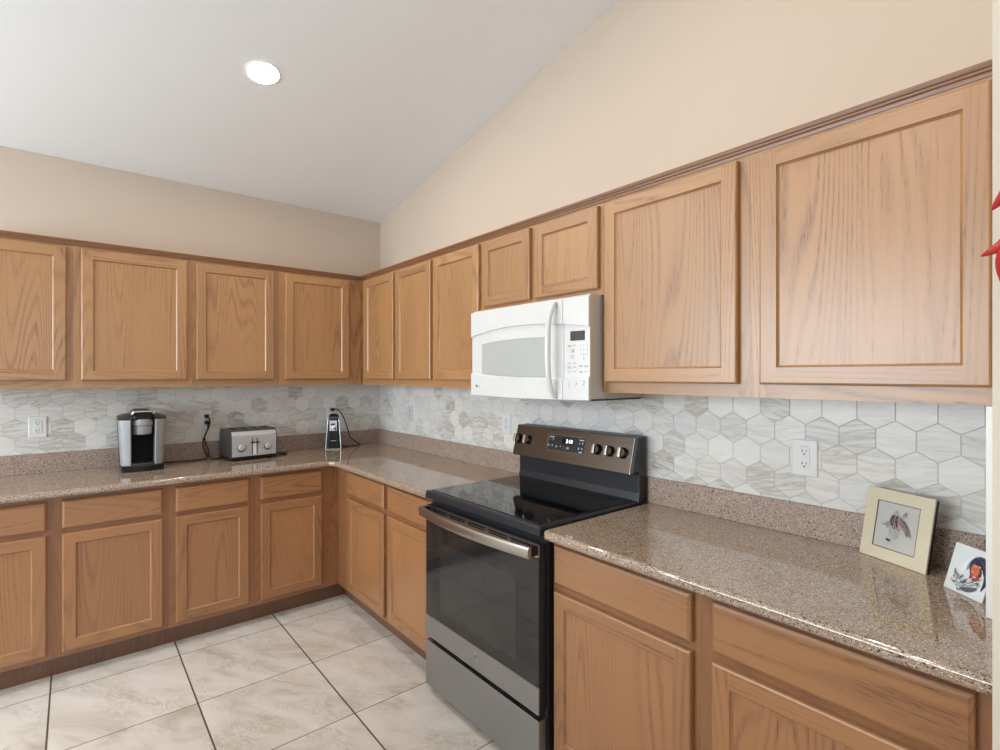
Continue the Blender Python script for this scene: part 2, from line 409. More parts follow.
# ------------------------------------------------------------------ backsplash tiles (real hexagons)
def clip_poly(poly, x0, x1, z0, z1):
    def cut(p, ins, inter):
        out = []
        for i in range(len(p)):
            a, b = p[i - 1], p[i]
            if ins(b):
                if not ins(a): out.append(inter(a, b))
                out.append(b)
            elif ins(a): out.append(inter(a, b))
        return out
    def lx(c): return lambda a, b: (c, a[1] + (b[1] - a[1]) * (c - a[0]) / (b[0] - a[0]))
    def lz(c): return lambda a, b: (a[0] + (b[0] - a[0]) * (c - a[1]) / (b[1] - a[1]), c)
    for ins, it in ((lambda p: p[0] >= x0, lx(x0)), (lambda p: p[0] <= x1, lx(x1)), (lambda p: p[1] >= z0, lz(z0)), (lambda p: p[1] <= z1, lz(z1))):
        if len(poly) < 3: return []
        poly = cut(poly, ins, it)
    return poly
def hex_field(name, x0, x1, z0, z1, cx, cz, parent=None):
    """tiles lie in local xz, facing -y; pitch .0988"""
    W = 0.0988; R = W / math.sqrt(3); gap = 0.0011
    bm = bmesh.new(); lay = bm.loops.layers.float_color.new('tile')
    rows = range(-int((cz - z0) / (1.5 * R)) - 2, int((z1 - cz) / (1.5 * R)) + 3)
    rg = random.Random(11)
    for r in rows:
        zc = cz + r * 1.5 * R; sh = (W / 2 if r % 2 else 0)
        k0 = int((x0 - cx) / W) - 2; k1 = int((x1 - cx) / W) + 2
        for k in range(k0, k1 + 1):
            xc = cx + k * W + sh; col = (rg.random(), rg.random(), rg.random(), 1)
            def hexa(s): return [(xc + (R - s) * math.cos(PI / 6 + i * PI / 3), zc + (R - s) * math.sin(PI / 6 + i * PI / 3)) for i in range(6)]
            p = clip_poly(hexa(gap), x0, x1, z0, z1)
            if len(p) < 3: continue
            cxm = sum(q[0] for q in p) / len(p); czm = sum(q[1] for q in p) / len(p)
            def ins(q, d):
                v = Vector((cxm - q[0], czm - q[1])); l = v.length
                return (q[0] + v.x / l * min(d, l * .5), q[1] + v.y / l * min(d, l * .5))
            lo = [bm.verts.new((q[0], -0.002, q[1])) for q in p]
            mi = [bm.verts.new((q[0], -0.0068, q[1])) for q in p]
            tp = [bm.verts.new((*((a := ins(q, 0.0009))[:1]), -0.0074, a[1])) for q in p]
            n = len(p); fs = []
            try:
                fs.append(bm.faces.new(tp))
                for i in range(n):
                    j = (i + 1) % n
                    fs.append(bm.faces.new((lo[i], lo[j], mi[j], mi[i]))); fs.append(bm.faces.new((mi[i], mi[j], tp[j], tp[i])))
            except ValueError: pass
            for f in fs:
                for l in f.loops: l[lay] = col
    bmesh.ops.recalc_face_normals(bm, faces=bm.faces[:])
    me = bpy.data.meshes.new(name); bm.to_mesh(me); bm.free(); me.materials.append(TILE)
    o = bpy.data.objects.new(name, me); COL.objects.link(o); o.parent = parent
    return o
ZS0, ZS1 = 1.0222, 1.3855
t = thing('tile_backsplash', 'marble hexagon tile backsplash on the long right wall behind the black range', 'backsplash', (0, -0.0004, 0))
hex_field('tile_field', 0.008, 3.628, ZS0, ZS1, 3.289, 1.2605, t)
G().box(0.006, 3.628, -0.0066, 0.0, ZS0, ZS1).done('grout_bed', GROUT, t, smooth=0)
t = thing('tile_backsplash', 'marble hexagon tile backsplash on the left wall behind coffee maker and toaster', 'backsplash', (0.0004, 0, 0), PI / 2)
hex_field('tile_field', -2.6, -0.008, ZS0, ZS1, -2.10, 1.245, t)
G().box(-2.6, 0.0, -0.0066, 0.0, ZS0, ZS1).done('grout_bed', GROUT, t, smooth=0)

# ------------------------------------------------------------------ cabinets (local: x along the wall, -y to the room)
def door_mesh(x0, x1, z0, z1, yf, s=0.050, th=0.020):
    """frame of a recessed-panel door; yf = y of its back; front at yf-th"""
    g = G(); c = 0.006; yb, y1 = yf, yf - th; ym = y1 + 0.004; d = 0.009; k = 0.007
    q = g.quad
    O = [(x0, z0), (x1, z0), (x1, z1), (x0, z1)]
    I = [(x0 + c, z0 + c), (x1 - c, z0 + c), (x1 - c, z1 - c), (x0 + c, z1 - c)]
    H = [(x0 + s, z0 + s), (x1 - s, z0 + s), (x1 - s, z1 - s), (x0 + s, z1 - s)]
    P = [(x0 + s + k, z0 + s + k), (x1 - s - k, z0 + s + k), (x1 - s - k, z1 - s - k), (x0 + s + k, z1 - s - k)]
    P2 = [(x0 + s + 0.002, z0 + s + 0.002), (x1 - s - 0.002, z0 + s + 0.002), (x1 - s - 0.002, z1 - s - 0.002), (x0 + s + 0.002, z1 - s - 0.002)]
    c2 = 0.002
    M_ = [(x0 + c2, z0 + c2), (x1 - c2, z0 + c2), (x1 - c2, z1 - c2), (x0 + c2, z1 - c2)]
    for i in range(4):
        j = (i + 1) % 4; mi = 1 if i in (0, 2) else 0
        q([(O[i][0], yb, O[i][1]), (O[j][0], yb, O[j][1]), (O[j][0], ym + 0.002, O[j][1]), (O[i][0], ym + 0.002, O[i][1])], mi)
        q([(O[i][0], ym + 0.002, O[i][1]), (O[j][0], ym + 0.002, O[j][1]), (M_[j][0], ym - 0.002, M_[j][1]), (M_[i][0], ym - 0.002, M_[i][1])], mi)
        q([(M_[i][0], ym - 0.002, M_[i][1]), (M_[j][0], ym - 0.002, M_[j][1]), (I[j][0], y1, I[j][1]), (I[i][0], y1, I[i][1])], mi)
        q([(H[i][0], y1, H[i][1]), (H[j][0], y1, H[j][1]), (P2[j][0], y1 + 0.004, P2[j][1]), (P2[i][0], y1 + 0.004, P2[i][1])], mi)
        q([(P2[i][0], y1 + 0.004, P2[i][1]), (P2[j][0], y1 + 0.004, P2[j][1]), (P[j][0], y1 + d, P[j][1]), (P[i][0], y1 + d, P[i][1])], mi)
    q([(x0 + c, y1, z0 + c), (x0 + s, y1, z0 + c), (x0 + s, y1, z1 - c), (x0 + c, y1, z1 - c)], 0)
    q([(x1 - s, y1, z0 + c), (x1 - c, y1, z0 + c), (x1 - c, y1, z1 - c), (x1 - s, y1, z1 - c)], 0)
    q([(x0 + s, y1, z0 + c), (x1 - s, y1, z0 + c), (x1 - s, y1, z0 + s), (x0 + s, y1, z0 + s)], 1)
    q([(x0 + s, y1, z1 - s), (x1 - s, y1, z1 - s), (x1 - s, y1, z1 - c), (x0 + s, y1, z1 - c)], 1)
    return g, (x0 + s + 0.0045, x1 - s - 0.0045, z0 + s + 0.0045, z1 - s - 0.0045, y1 + d - 0.0005)
def add_door(par, x0, x1, z0, z1, yf, ov, oh, s=0.050):
    g, (a, b, c, d, y) = door_mesh(x0, x1, z0, z1, yf, s)
    dr = g.done('door', [ov, oh], par, smooth=0)
    G().box(a, b, y, y + 0.006, c, d).done('panel', ov, dr, smooth=0)
    return dr
def add_drawer(par, x0, x1, z0, z1, yf, oh):
    y1 = yf - 0.020
    lp = lambda i, y: [(x0 + i, y, z0 + i), (x1 - i, y, z0 + i), (x1 - i, y, z1 - i), (x0 + i, y, z1 - i)]
    return G().loft([lp(0, yf), lp(0, y1 + 0.007), lp(0.002, y1 + 0.004), lp(0.007, y1 + 0.0012), lp(0.009, y1)]).done('drawer_front', oh, par, smooth=0)
def face_frame(par, x0, x1, z0, z1, yf, opens, ov, oh, zmid=None):
    """stiles between door openings + rails; 19 mm thick, front at yf"""
    g = G(); yb = yf + 0.019
    xs = [x0] + [v for o in opens for v in (o[0] + 0.012, o[1] - 0.012)] + [x1]
    for i in range(0, len(xs), 2): g.box(xs[i], xs[i + 1], yf, yb, z0, z1, mi=0)
    for o in opens:
        a, b = o[0] + 0.012, o[1] - 0.012
        g.box(a, b, yf, yb, z0, z0 + 0.055, mi=1); g.box(a, b, yf, yb, z1 - 0.03, z1, mi=1)
        if zmid: g.box(a, b, yf, yb, zmid - 0.022, zmid + 0.022, mi=1)
    return g.done('face_frame', [ov, oh], par, smooth=0)
UD, BD = 0.292, 0.589
def upper(x0, x1, doors, label, loc, rotz, z0=1.386, z1=2.142, dz0=1.427, dz1=2.124, side=None):
    t = thing('wall_cabinet', label, 'cabinet', loc, rotz, 'oak wall cabinets')
    f = lambda v: v
    G().box(x0 + 0.0002, x1 - 0.0002, -UD + 0.019, -0.0, z0, z1).done('carcass', OV, t, smooth=0)
    face_frame(t, x0 + 0.0002, x1 - 0.0002, z0, z1, -UD, doors, OV, OH)
    for d in doors: add_door(t, d[0], d[1], dz0, dz1, -UD, OV, OH)
    return t
def base(x0, x1, fx0, doors, label, loc, rotz):
    """fx0: where the visible face starts (blind corner units)"""
    t = thing('base_cabinet', label, 'cabinet', loc, rotz, 'oak base cabinets')
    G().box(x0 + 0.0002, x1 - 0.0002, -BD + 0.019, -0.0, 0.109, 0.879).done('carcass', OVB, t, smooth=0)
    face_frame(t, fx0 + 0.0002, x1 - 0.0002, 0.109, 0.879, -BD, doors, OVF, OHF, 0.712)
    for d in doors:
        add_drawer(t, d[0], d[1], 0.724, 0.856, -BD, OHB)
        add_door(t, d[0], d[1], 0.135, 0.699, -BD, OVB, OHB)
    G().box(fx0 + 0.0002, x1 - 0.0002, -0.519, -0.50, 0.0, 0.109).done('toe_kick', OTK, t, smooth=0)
    return t
OL = (0, 0, 0); RL = PI / 2        # left run: local x -> world y, local -y -> world +x
upper(-2.47, -1.905, [(-2.42, -1.934)], 'oak wall cabinet at the far left edge, above the left outlet', OL, RL)
upper(-1.905, -1.365, [(-1.875, -1.388)], 'oak wall cabinet directly above the coffee maker', OL, RL)
upper(-1.365, -0.866, [(-1.342, -0.900)], 'oak wall cabinet directly above the four-slot toaster', OL, RL)
upper(-0.866, -0.0, [(-0.831, -0.393)], 'oak wall cabinet on left wall ending at the room corner, above the can opener', OL, RL)
upper(0.3125, 0.8165, [(0.370, 0.801)], 'narrow oak wall cabinet on right wall, first from the room corner', OL, 0)
upper(0.8165, 1.274, [(0.832, 1.256)], 'narrow oak wall cabinet on right wall, second from the room corner', OL, 0)
upper(1.274, 1.737, [(1.291, 1.720)], 'tall oak wall cabinet immediately left of the white microwave', OL, 0)
upper(1.737, 2.515, [(1.753, 2.103), (2.136, 2.498)], 'short two-door oak wall cabinet above the white microwave', OL, 0, z0=1.772, dz0=1.797)
upper(2.515, 3.089, [(2.531, 3.055)], 'large oak wall cabinet immediately right of the microwave', OL, 0)
upper(3.089, XW - 0.001, [(3.122, 3.636)], 'largest pale oak wall cabinet at the right edge, beside the chilli ristra', OL, 0)
# base units
base(-2.60, -1.975, -2.60, [(-2.45, -2.003)], 'oak base cabinet at the far left edge, under the left outlet', OL, RL)
base(-1.975, -1.514, -1.975, [(-1.948, -1.543)], 'oak base cabinet below the coffee maker', OL, RL)
base(-1.514, -1.091, -1.514, [(-1.485, -1.123)], 'oak base cabinet on left wall just right of the one below the coffee maker', OL, RL)
t = thing('base_cabinet', 'oak base cabinet on left wall running into the inside corner', 'cabinet', OL, RL, 'oak base cabinets')
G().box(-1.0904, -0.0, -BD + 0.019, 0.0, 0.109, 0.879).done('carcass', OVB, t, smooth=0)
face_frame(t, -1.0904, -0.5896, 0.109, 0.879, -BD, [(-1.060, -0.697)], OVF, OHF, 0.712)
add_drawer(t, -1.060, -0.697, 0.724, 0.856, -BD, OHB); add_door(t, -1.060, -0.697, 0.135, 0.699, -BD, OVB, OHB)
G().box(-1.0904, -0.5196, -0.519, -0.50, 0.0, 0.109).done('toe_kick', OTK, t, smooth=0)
def base_r(x0, x1, fx0, door, label, tk0=None):
    t = thing('base_cabinet', label, 'cabinet', OL, 0, 'oak base cabinets')
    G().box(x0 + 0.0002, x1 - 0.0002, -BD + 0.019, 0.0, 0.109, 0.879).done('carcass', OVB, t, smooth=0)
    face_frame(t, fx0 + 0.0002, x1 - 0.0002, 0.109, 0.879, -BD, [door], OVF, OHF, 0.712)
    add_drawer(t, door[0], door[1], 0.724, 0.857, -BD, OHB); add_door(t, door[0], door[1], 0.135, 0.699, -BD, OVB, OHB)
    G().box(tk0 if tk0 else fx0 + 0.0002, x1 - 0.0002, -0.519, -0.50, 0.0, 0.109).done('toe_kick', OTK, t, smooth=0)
base_r(0.5896, 1.281, 0.5896, (0.771, 1.258), 'oak base cabinet on right wall beside the inside corner', 0.5196)
base_r(1.281, 1.759, 1.281, (1.305, 1.742), 'oak base cabinet immediately left of the black range')
base_r(2.533, 3.100, 2.533, (2.549, 3.071), 'oak base cabinet immediately right of the black range')
base_r(3.100, XW - 0.001, 3.100, (3.130, 3.648), 'oak base cabinet at the lower right corner, under the picture')

# crown strips on top of the wall cabinets
CP = [(0, 2.136), (-0.003, 2.136), (-0.005, 2.142), (-0.005, 2.146), (-0.0085, 2.148), (-0.009, 2.154), (-0.012, 2.156), (-0.0145, 2.162), (-0.0145, 2.168), (0, 2.168)]
o = G().prism([(-UD + p[0], p[1]) for p in CP], 0.270, XW - 0.001, 'x').done('crown_strip', OCR, smooth=0)
tag(o, 'stepped oak crown strip along the top of the right wall cabinets', 'trim')
o = G().prism([(-UD + p[0], p[1]) for p in CP], -2.47, -UD - 0.015, 'x').done('crown_strip', OCR, smooth=0, rotz=RL)
tag(o, 'stepped oak crown strip along the top of the left wall cabinets', 'trim')

# ------------------------------------------------------------------ worktops
ED = [(0.014, 0.9140), (0.008, 0.9130), (0.003, 0.9095), (0.0006, 0.9040), (0, 0.897), (0.0006, 0.890), (0.003, 0.8845), (0.008, 0.881), (0.014, 0.880)]
D = 0.648
def L_loop(d, z): return [(0.0, -2.6, z), (D - d, -2.6, z), (D - d, -0.672, z), (0.672, -D + d, z), (1.760, -D + d, z), (1.760, 0.0, z), (0.0, 0.0, z)]
t = thing('worktop', 'L-shaped speckled brown granite worktop left of the range', 'worktop')
G().loft([L_loop(d, z) for d, z in ED]).done('slab', GRAN, t, smooth=40)
g = G(); UZ = 1.022
g.prism([(0, -2.6), (0.020, -2.6), (0.020, -0.020), (1.760, -0.020), (1.760, 0), (0, 0)], 0.914, UZ, 'z', bev=0.0015, seg=1)
g.done('upstand', GRANU, t, smooth=0)
def R_loop(d, z):
    c = 0.02
    return [(2.532 + d, 0.0, z), (2.532 + d * .6, -D + c, z), (2.532 + c * .3 + d * .5, -D + c * .3 + d * .5, z), (2.532 + c, -D + d, z), (XW - 0.001, -D + d, z), (XW - 0.001, 0.0, z)]
t = thing('worktop', 'straight speckled granite worktop right of the range, under the picture', 'worktop')
G().loft([R_loop(d if i else d, z) for i, (d, z) in enumerate(ED)]).done('slab', GRAN, t, smooth=40)
G().prism([(2.532, -0.020), (3.628, -0.020), (3.628, 0), (2.532, 0)], 0.914, UZ, 'z', bev=0.0015, seg=1).done('upstand', GRANU, t, smooth=0)
# white end panel standing on the worktop against the wall end
o = G().box(3.628, XW - 0.001, -0.337, -0.0, 0.9142, 1.385, 0.002).done('end_panel', WHITE_TR)
tag(o, 'narrow white end panel standing on the right worktop against the wall end', 'panel')

# ------------------------------------------------------------------ range
RX0, RX1 = 1.768, 2.524; RW = RX1 - RX0; RC = (RX0 + RX1) / 2
t = thing('kitchen_range', 'black and slate freestanding electric range with glass cooktop', 'stove', (RC, -0.02, 0))
hw = RW / 2
# local coords: x about centre, y relative to -0.02 (so world y = y-0.02)
Y = lambda yw: yw + 0.02
g = G(); g.box(-hw, hw, Y(-0.612), Y(-0.03), 0.05, 0.886, 0.002)
g.done('body', BLACK_EN, t)
for sx in (-1, 1):
    for yy in (-0.57, -0.10):
        G().lathe([(0.014, 0.0), (0.016, 0.012), (0.010, 0.014), (0.010, 0.055)], 14, M=T((sx * (hw - 0.05), Y(yy), 0))).done('foot', BLACK_MT, t)
# cooktop: enamel frame + glass
g = G()
lo = lambda i, z: [(-hw + i, Y(-0.650) + i, z), (hw - i, Y(-0.650) + i, z), (hw - i, Y(-0.045), z), (-hw + i, Y(-0.045), z)]
g.loft([lo(0.004, 0.887), lo(0.0, 0.891), lo(0.0, 0.915), lo(0.002, 0.920), lo(0.006, 0.9235)])
ck = g.done('cooktop', BLACK_EN, t)
G().prism([(-hw + 0.022, Y(-0.628)), (hw - 0.022, Y(-0.628)), (hw - 0.022, Y(-0.085)), (-hw + 0.022, Y(-0.085))], 0.9225, 0.9262, 'z', bev=0.0012).done('glass_top', BLACK_GL, ck)
# oven door
dr = thing_door = G()
dr.box(-hw + 0.002, hw - 0.004, Y(-0.646), Y(-0.614), 0.262, 0.858, 0.003)
door = dr.done('oven_door', BLACK_EN, t)
G().box(-hw + 0.003, hw - 0.005, Y(-0.6500), Y(-0.6455), 0.358, 0.812, 0.0012).done('glass_panel', OVEN_GL, door)
g = G(); g.prism([(-0.245, 0.405), (0.245, 0.405), (0.255, 0.415), (0.255, 0.700), (0.245, 0.712), (-0.245, 0.712), (-0.255, 0.700), (-0.255, 0.415)], Y(-0.6505), Y(-0.6498), 'y')
g.done('oven_window', OVEN_WIN, door)
G().box(-hw + 0.002, hw - 0.004, Y(-0.6515), Y(-0.645), 0.262, 0.357, 0.0015).done('lower_trim', SLATE_D, door)
g = G(); g.box(-hw + 0.002, hw - 0.004, Y(-0.6515), Y(-0.645), 0.813, 0.860, 0.0015)
vt = g.done('vent_trim', HANDLE, door)
g = G()
for i in range(5):
    xc = -hw + 0.12 + i * 0.135
    for zz in (0.8405, 0.8495): g.box(xc - 0.055, xc + 0.055, Y(-0.6522), Y(-0.6505), zz - 0.0022, zz + 0.0022)
g.done('vent_slots', BLACK_MT, vt)
# bowed handle
loops = []
for i in range(33):
    u = -1 + 2 * i / 32; x = u * (hw - 0.012); yb = -0.684 - 0.028 * (1 - u * u)
    prof = [(0.000, 0.818), (-0.003, 0.815), (-0.013, 0.8175), (-0.017, 0.828), (-0.017, 0.848), (-0.013, 0.857), (-0.004, 0.859), (0.0, 0.857)]
    loops.append([(x, Y(yb + p[0] + 0.006), p[1]) for p in prof])
hd = G().loft(loops).done('handle', HANDLE, door)
for sx in (-1, 1):
    G().box(min(sx * (hw - 0.012), sx * (hw - 0.036)), max(sx * (hw - 0.012), sx * (hw - 0.036)), Y(-0.682), Y(-0.650), 0.820, 0.856, 0.003).done('handle_post', BLACK_PL, hd)
# emblem: ring with a curled monogram
em = G().lathe([(0.0155, 0), (0.0155, 0.0016), (0.0135, 0.0020), (0.0, 0.0018)], 32, M=T((0.008, Y(-0.6512), 0.318)) @ RX(PI / 2)).done('emblem', STEEL, door)
g = G(); ex = Vector((0.008, Y(-0.6535), 0.318))
for k in range(4):
    a = k * PI / 2
    g.tube([ex + Vector((0.0125 * math.cos(a + q * 0.12), 0, 0.0125 * math.sin(a + q * 0.12))) for q in range(11)], 0.0006, 6)
for sx in (-1, 1):
    g.tube(smooth_path([ex + Vector((sx * 0.004 + 0.0035 * math.cos(q * 0.9), 0, 0.0055 * math.sin(q * 0.9))) for q in range(7)], 4), 0.0007, 6)
g.done('monogram', DARK_MK, em)
# storage drawer
G().box(-hw + 0.002, hw - 0.004, Y(-0.650), Y(-0.614), 0.036, 0.240, 0.0025).done('storage_drawer', SLATE_D, t)
# backguard
g = G()
g.prism([(Y(-0.022), 0.915), (Y(-0.080), 0.915), (Y(-0.070), 0.955), (Y(-0.070), 1.035), (Y(-0.060), 1.190), (Y(-0.022), 1.196)], -hw, hw, 'x', bev=0.003)
bg = g.done('backguard', BLACK_EN, t)
pa = math.atan2(0.040, 0.152)          # lean of the control panel
PM = T((0, Y(-0.121), 1.040)) @ RX(-pa)    # panel frame: local x, y=normal(-), z up the panel
PH = 0.157
g = G(); g.box(-hw + 0.001, hw - 0.012, 0.0, 0.030, 0.0, PH, 0.003, M=PM)
cp = g.done('control_panel', SLATE, bg)
G().box(hw - 0.0145, hw - 0.0118, -0.0012, 0.004, 0.001, PH - 0.001, 0.0006, M=PM).done('edge_strip', CHROME, cp)
g = G(); g.prism([(Y(-0.118), 1.046), (Y(-0.062), 1.046), (Y(-0.050), 1.192), (Y(-0.080), 1.192)], hw - 0.0125, hw, 'x', bev=0.002); g.done('end_cap', BLACK_EN, bg); g = G(); g.prism([(Y(-0.118), 1.046), (Y(-0.062), 1.046), (Y(-0.050), 1.192), (Y(-0.080), 1.192)], -hw, -hw + 0.0015, 'x'); g.done('end_cap', BLACK_EN, bg)
def onp(x, z, y=-0.0004): return PM @ T((x, y, z))
# touch pad with display
px0, px1 = 2.009 - RC, 2.247 - RC; pz0, pz1 = 0.052, 0.128
g = G(); rr = 0.012; pts = []
for cx_, cz_, a0 in ((px1 - rr, pz1 - rr, 0), (px0 + rr, pz1 - rr, PI / 2), (px0 + rr, pz0 + rr, PI), (px1 - rr, pz0 + rr, 1.5 * PI)):
    for q in range(6): pts.append((cx_ + rr * math.cos(a0 + q * PI / 10), cz_ + rr * math.sin(a0 + q * PI / 10)))
g.prism(pts, -0.0012, 0.0, 'y', M=PM); pad = g.done('touch_pad', BLACK_EN, cp)
g = G(); g.tube([Vector((p[0], -0.0008, p[1])) for p in pts[4:20]], 0.0011, 6, M=PM); g.done('pad_edge', CHROME, pad)
G().box(2.105 - RC, 2.176 - RC, -0.0016, -0.0010, 0.087, 0.118, M=PM).done('display', BLACK_GL, pad)
text('clock_digits', '2:10', 0.025, CLOCK, pad, onp(2.150 - RC, 0.102, -0.0020))
for (x, z, ww) in ((2.035, 0.116, 0.032), (2.226, 0.116, 0.028), (2.228, 0.060, 0.020)):
    G().box(x - RC - ww / 2, x - RC + ww / 2, -0.0018, -0.0010, z - 0.002, z + 0.002, M=PM).done('printed_bar', WHITE_MK, pad)
for i, (x, z, s_) in enumerate([(2.024, 0.104, '-'), (2.044, 0.104, '+'), (2.020, 0.074, 'O'), (2.044, 0.074, 'V'), (2.072, 0.072, 'A'), (2.098, 0.072, '^'), (2.120, 0.070, '-'), (2.146, 0.070, '00'), (2.216, 0.100, '<'), (2.234, 0.100, 'V'), (2.214, 0.075, '8'), (2.234, 0.075, '9')]):
    text('key_mark', s_, 0.016, WHITE_MK, pad, onp(x - RC, z, -0.0016))
for x in (1.795, 1.865, 2.322, 2.392, 2.462):
    kx = x - RC; kz = 0.085
    KM = PM @ T((kx, 0, kz)) @ RX(PI / 2)
    kb = G().lathe([(0.0245, 0), (0.0245, 0.004), (0.0225, 0.010), (0.021, 0.018), (0.019, 0.020), (0, 0.020)], 32, M=KM).done('knob', SLATE, cp)
    G().box(-0.0075, 0.0075, -0.021, 0.021, 0.0195, 0.034, 0.003, M=KM).done('knob_grip', CHROME, kb)
    G().box(-0.0010, 0.0010, 0.008, 0.0205, 0.0335, 0.0346, M=KM).done('knob_pointer', DARK_MK, kb)

# ------------------------------------------------------------------ microwave
MX0, MX1 = 1.746, 2.509; MXC = (MX0 + MX1) / 2; MH = (MX1 - MX0) / 2; SEAM = 2.385
t = thing('microwave', 'white over-the-range microwave hung under the short oak cabinet', 'microwave', (MXC, -0.0078, 1.355))
ZO = 1.355; YM = -0.375
mx = lambda x: x - MXC
my = lambda y: y + 0.0078
mz = lambda z: z - ZO
G().box(-MH + 0.004, MH - 0.0035, my(YM + 0.014), my(-0.0085), mz(1.360), mz(1.7705), 0.002).done('case', GREY_SIDE, t)
G().box(-MH + 0.012, MH - 0.012, my(YM + 0.03), my(-0.02), mz(1.352), mz(1.361), 0.002).done('bottom_grille', DGREY_PL, t)
bowy = lambda x: YM - 0.024 * (1 - ((x - MXC) / MH) ** 2)
arch = lambda x: 1.672 - 0.030 * ((x - 2.13) / MH) ** 2
arcl = lambda x: 1.441 + 0.022 * ((x - 2.22) / 0.45) ** 2
ztopm, zbot = 1.762, 1.361
zb_ = lambda x: 1.351 + 0.004 * abs((x - MXC) / MH)
def front_panel(xa, xb, n, name, recess=0.008):
    loops = []
    for i in range(n + 1):
        x = xa + (xb - xa) * i / n; y = bowy(x); a, l = arch(x), arcl(x)
        prof = [(0.016, zb_(x)), (0.003, zb_(x)), (0, zb_(x) + 0.003), (0, l - 0.005), (recess, l), (recess, a - 0.0005), (0.0, a + 0.0015), (0, ztopm - 0.004), (0.003, ztopm), (0.016, ztopm)]
        yb = YM + 0.014
        loops.append([(mx(x), my(yb if k in (0, len(prof) - 1) else y + p[0]), mz(p[1])) for k, p in enumerate(prof)])
    return G().loft(loops).done(name, WHITE_PL, t, smooth=30)
md = front_panel(MX0, SEAM - 0.0012, 30, 'door')
# window: arched top pane inside a thin dark rim
def win_pts(inset):
    xa, xb = 1.840 + inset, 2.304 - inset; n = 20; lo_, hi_ = [], []
    for i in range(n + 1):
        x = xa + (xb - xa) * i / n
        hi_.append((x, 1.6155 - 0.012 * ((x - 2.13) / 0.28) ** 2 - inset)); lo_.append((x, arcl(x) + 0.004 + inset))
    return lo_ + hi_[::-1]
def pane(name, inset, dy, mat, par):
    P = win_pts(inset); n = len(P) // 2; g = G()
    for i in range(n - 1):
        a, b, c, d = P[i], P[i + 1], P[-2 - i], P[-1 - i]
        g.quad([(mx(q[0]), my(bowy(q[0]) + 0.008 - dy), mz(q[1])) for q in (a, b, c, d)])
    g.bm.verts.ensure_lookup_table(); bmesh.ops.remove_doubles(g.bm, verts=g.bm.verts[:], dist=1e-5)
    r = bmesh.ops.extrude_face_region(g.bm, geom=g.bm.faces[:])
    bmesh.ops.translate(g.bm, verts=[v for v in r['geom'] if isinstance(v, bmesh.types.BMVert)], vec=(0, 0.003, 0))
    return g.done(name, mat, par, smooth=30, recalc=True)
rim = pane('window_rim', 0.0, 0.0006, GREY_MK, md)
pane('window_pane', 0.0045, 0.0012, GREY_WIN, md)
# handle
pts = []; rad = []
for i in range(21):
    u = -1 + 2 * i / 20
    pts.append((mx(2.350 - 0.007 * (1 - u * u)), my(bowy(2.34) - 0.006 - 0.034 * (1 - u ** 4)), mz(1.557 + 0.193 * u))); rad.append(0.0095 + 0.003 * (1 - u * u))
G().tube(pts, rad, 14).done('handle', WHITE_PL, md)
# control panel
mc = front_panel(SEAM + 0.0012, MX1, 8, 'control_panel')
g = G(); g.box(-0.035, 0.035, -0.0012, 0.002, -0.019, 0.019, 0.0006, M=T((mx(2.4515), my(bowy(2.4515) + 0.008), mz(1.610))) @ RZ(0.1))
def place_on(x, z, dy=0.0005): return T((mx(x), my(bowy(x) + 0.008 - dy), mz(z)))
disp = g.done('display', BLACK_GL, mc)
k = 1
for r in range(3):
    for c in range(3):
        text('key_digit', str(k), 0.012, GREY_MK, mc, place_on(2.4665 + c * 0.0150, 1.571 - r * 0.0175)); k += 1
text('key_digit', '0', 0.012, GREY_MK, mc, place_on(2.4815, 1.5185))
def key_bars(name, spots, ww, hh):
    for x, z in [(2.405 + (q[0] - 2.405) * 0.88, q[1]) for q in spots]: G().box(mx(x - ww / 2), mx(x + ww / 2), my(bowy(x) + 0.0068), my(bowy(x) + 0.0082), mz(z - hh / 2), mz(z + hh / 2)).done(name, GREY_MK, mc)
key_bars('key_caption', [(2.413, 1.573), (2.440, 1.573), (2.413, 1.568), (2.430, 1.532), (2.430, 1.524), (2.409, 1.502), (2.441, 1.502), (2.411, 1.488), (2.413, 1.483), (2.441, 1.486), (2.411, 1.468), (2.441, 1.468), (2.476, 1.492), (2.476, 1.488), (2.503, 1.492), (2.503, 1.487), (2.476, 1.469), (2.476, 1.464), (2.503, 1.468)], 0.016, 0.0024)
text('key_icon', '@', 0.017, GREY_MK, mc, place_on(2.428, 1.552))
for x, z, s_ in ((2.418, 1.418, ')'), (2.451, 1.421, ')'), (2.487, 1.423, '2')):
    text('printed_symbol', s_, 0.026, GREY_MK, mc, T((mx(x), my(bowy(x) - 0.0003), mz(z))) @ RY(0.25))
lg = G().lathe([(0.0062, 0), (0.0062, 0.0008), (0, 0.0008)], 24, M=T((mx(1.802), my(bowy(1.802) + 0.0002), mz(1.402))) @ RX(PI / 2)).done('emblem', DARK_MK, md)
text('emblem_lettering', 'Profile', 0.010, GREY_MK, lg, T((mx(1.826), my(bowy(1.826) - 0.0003), mz(1.4005))))

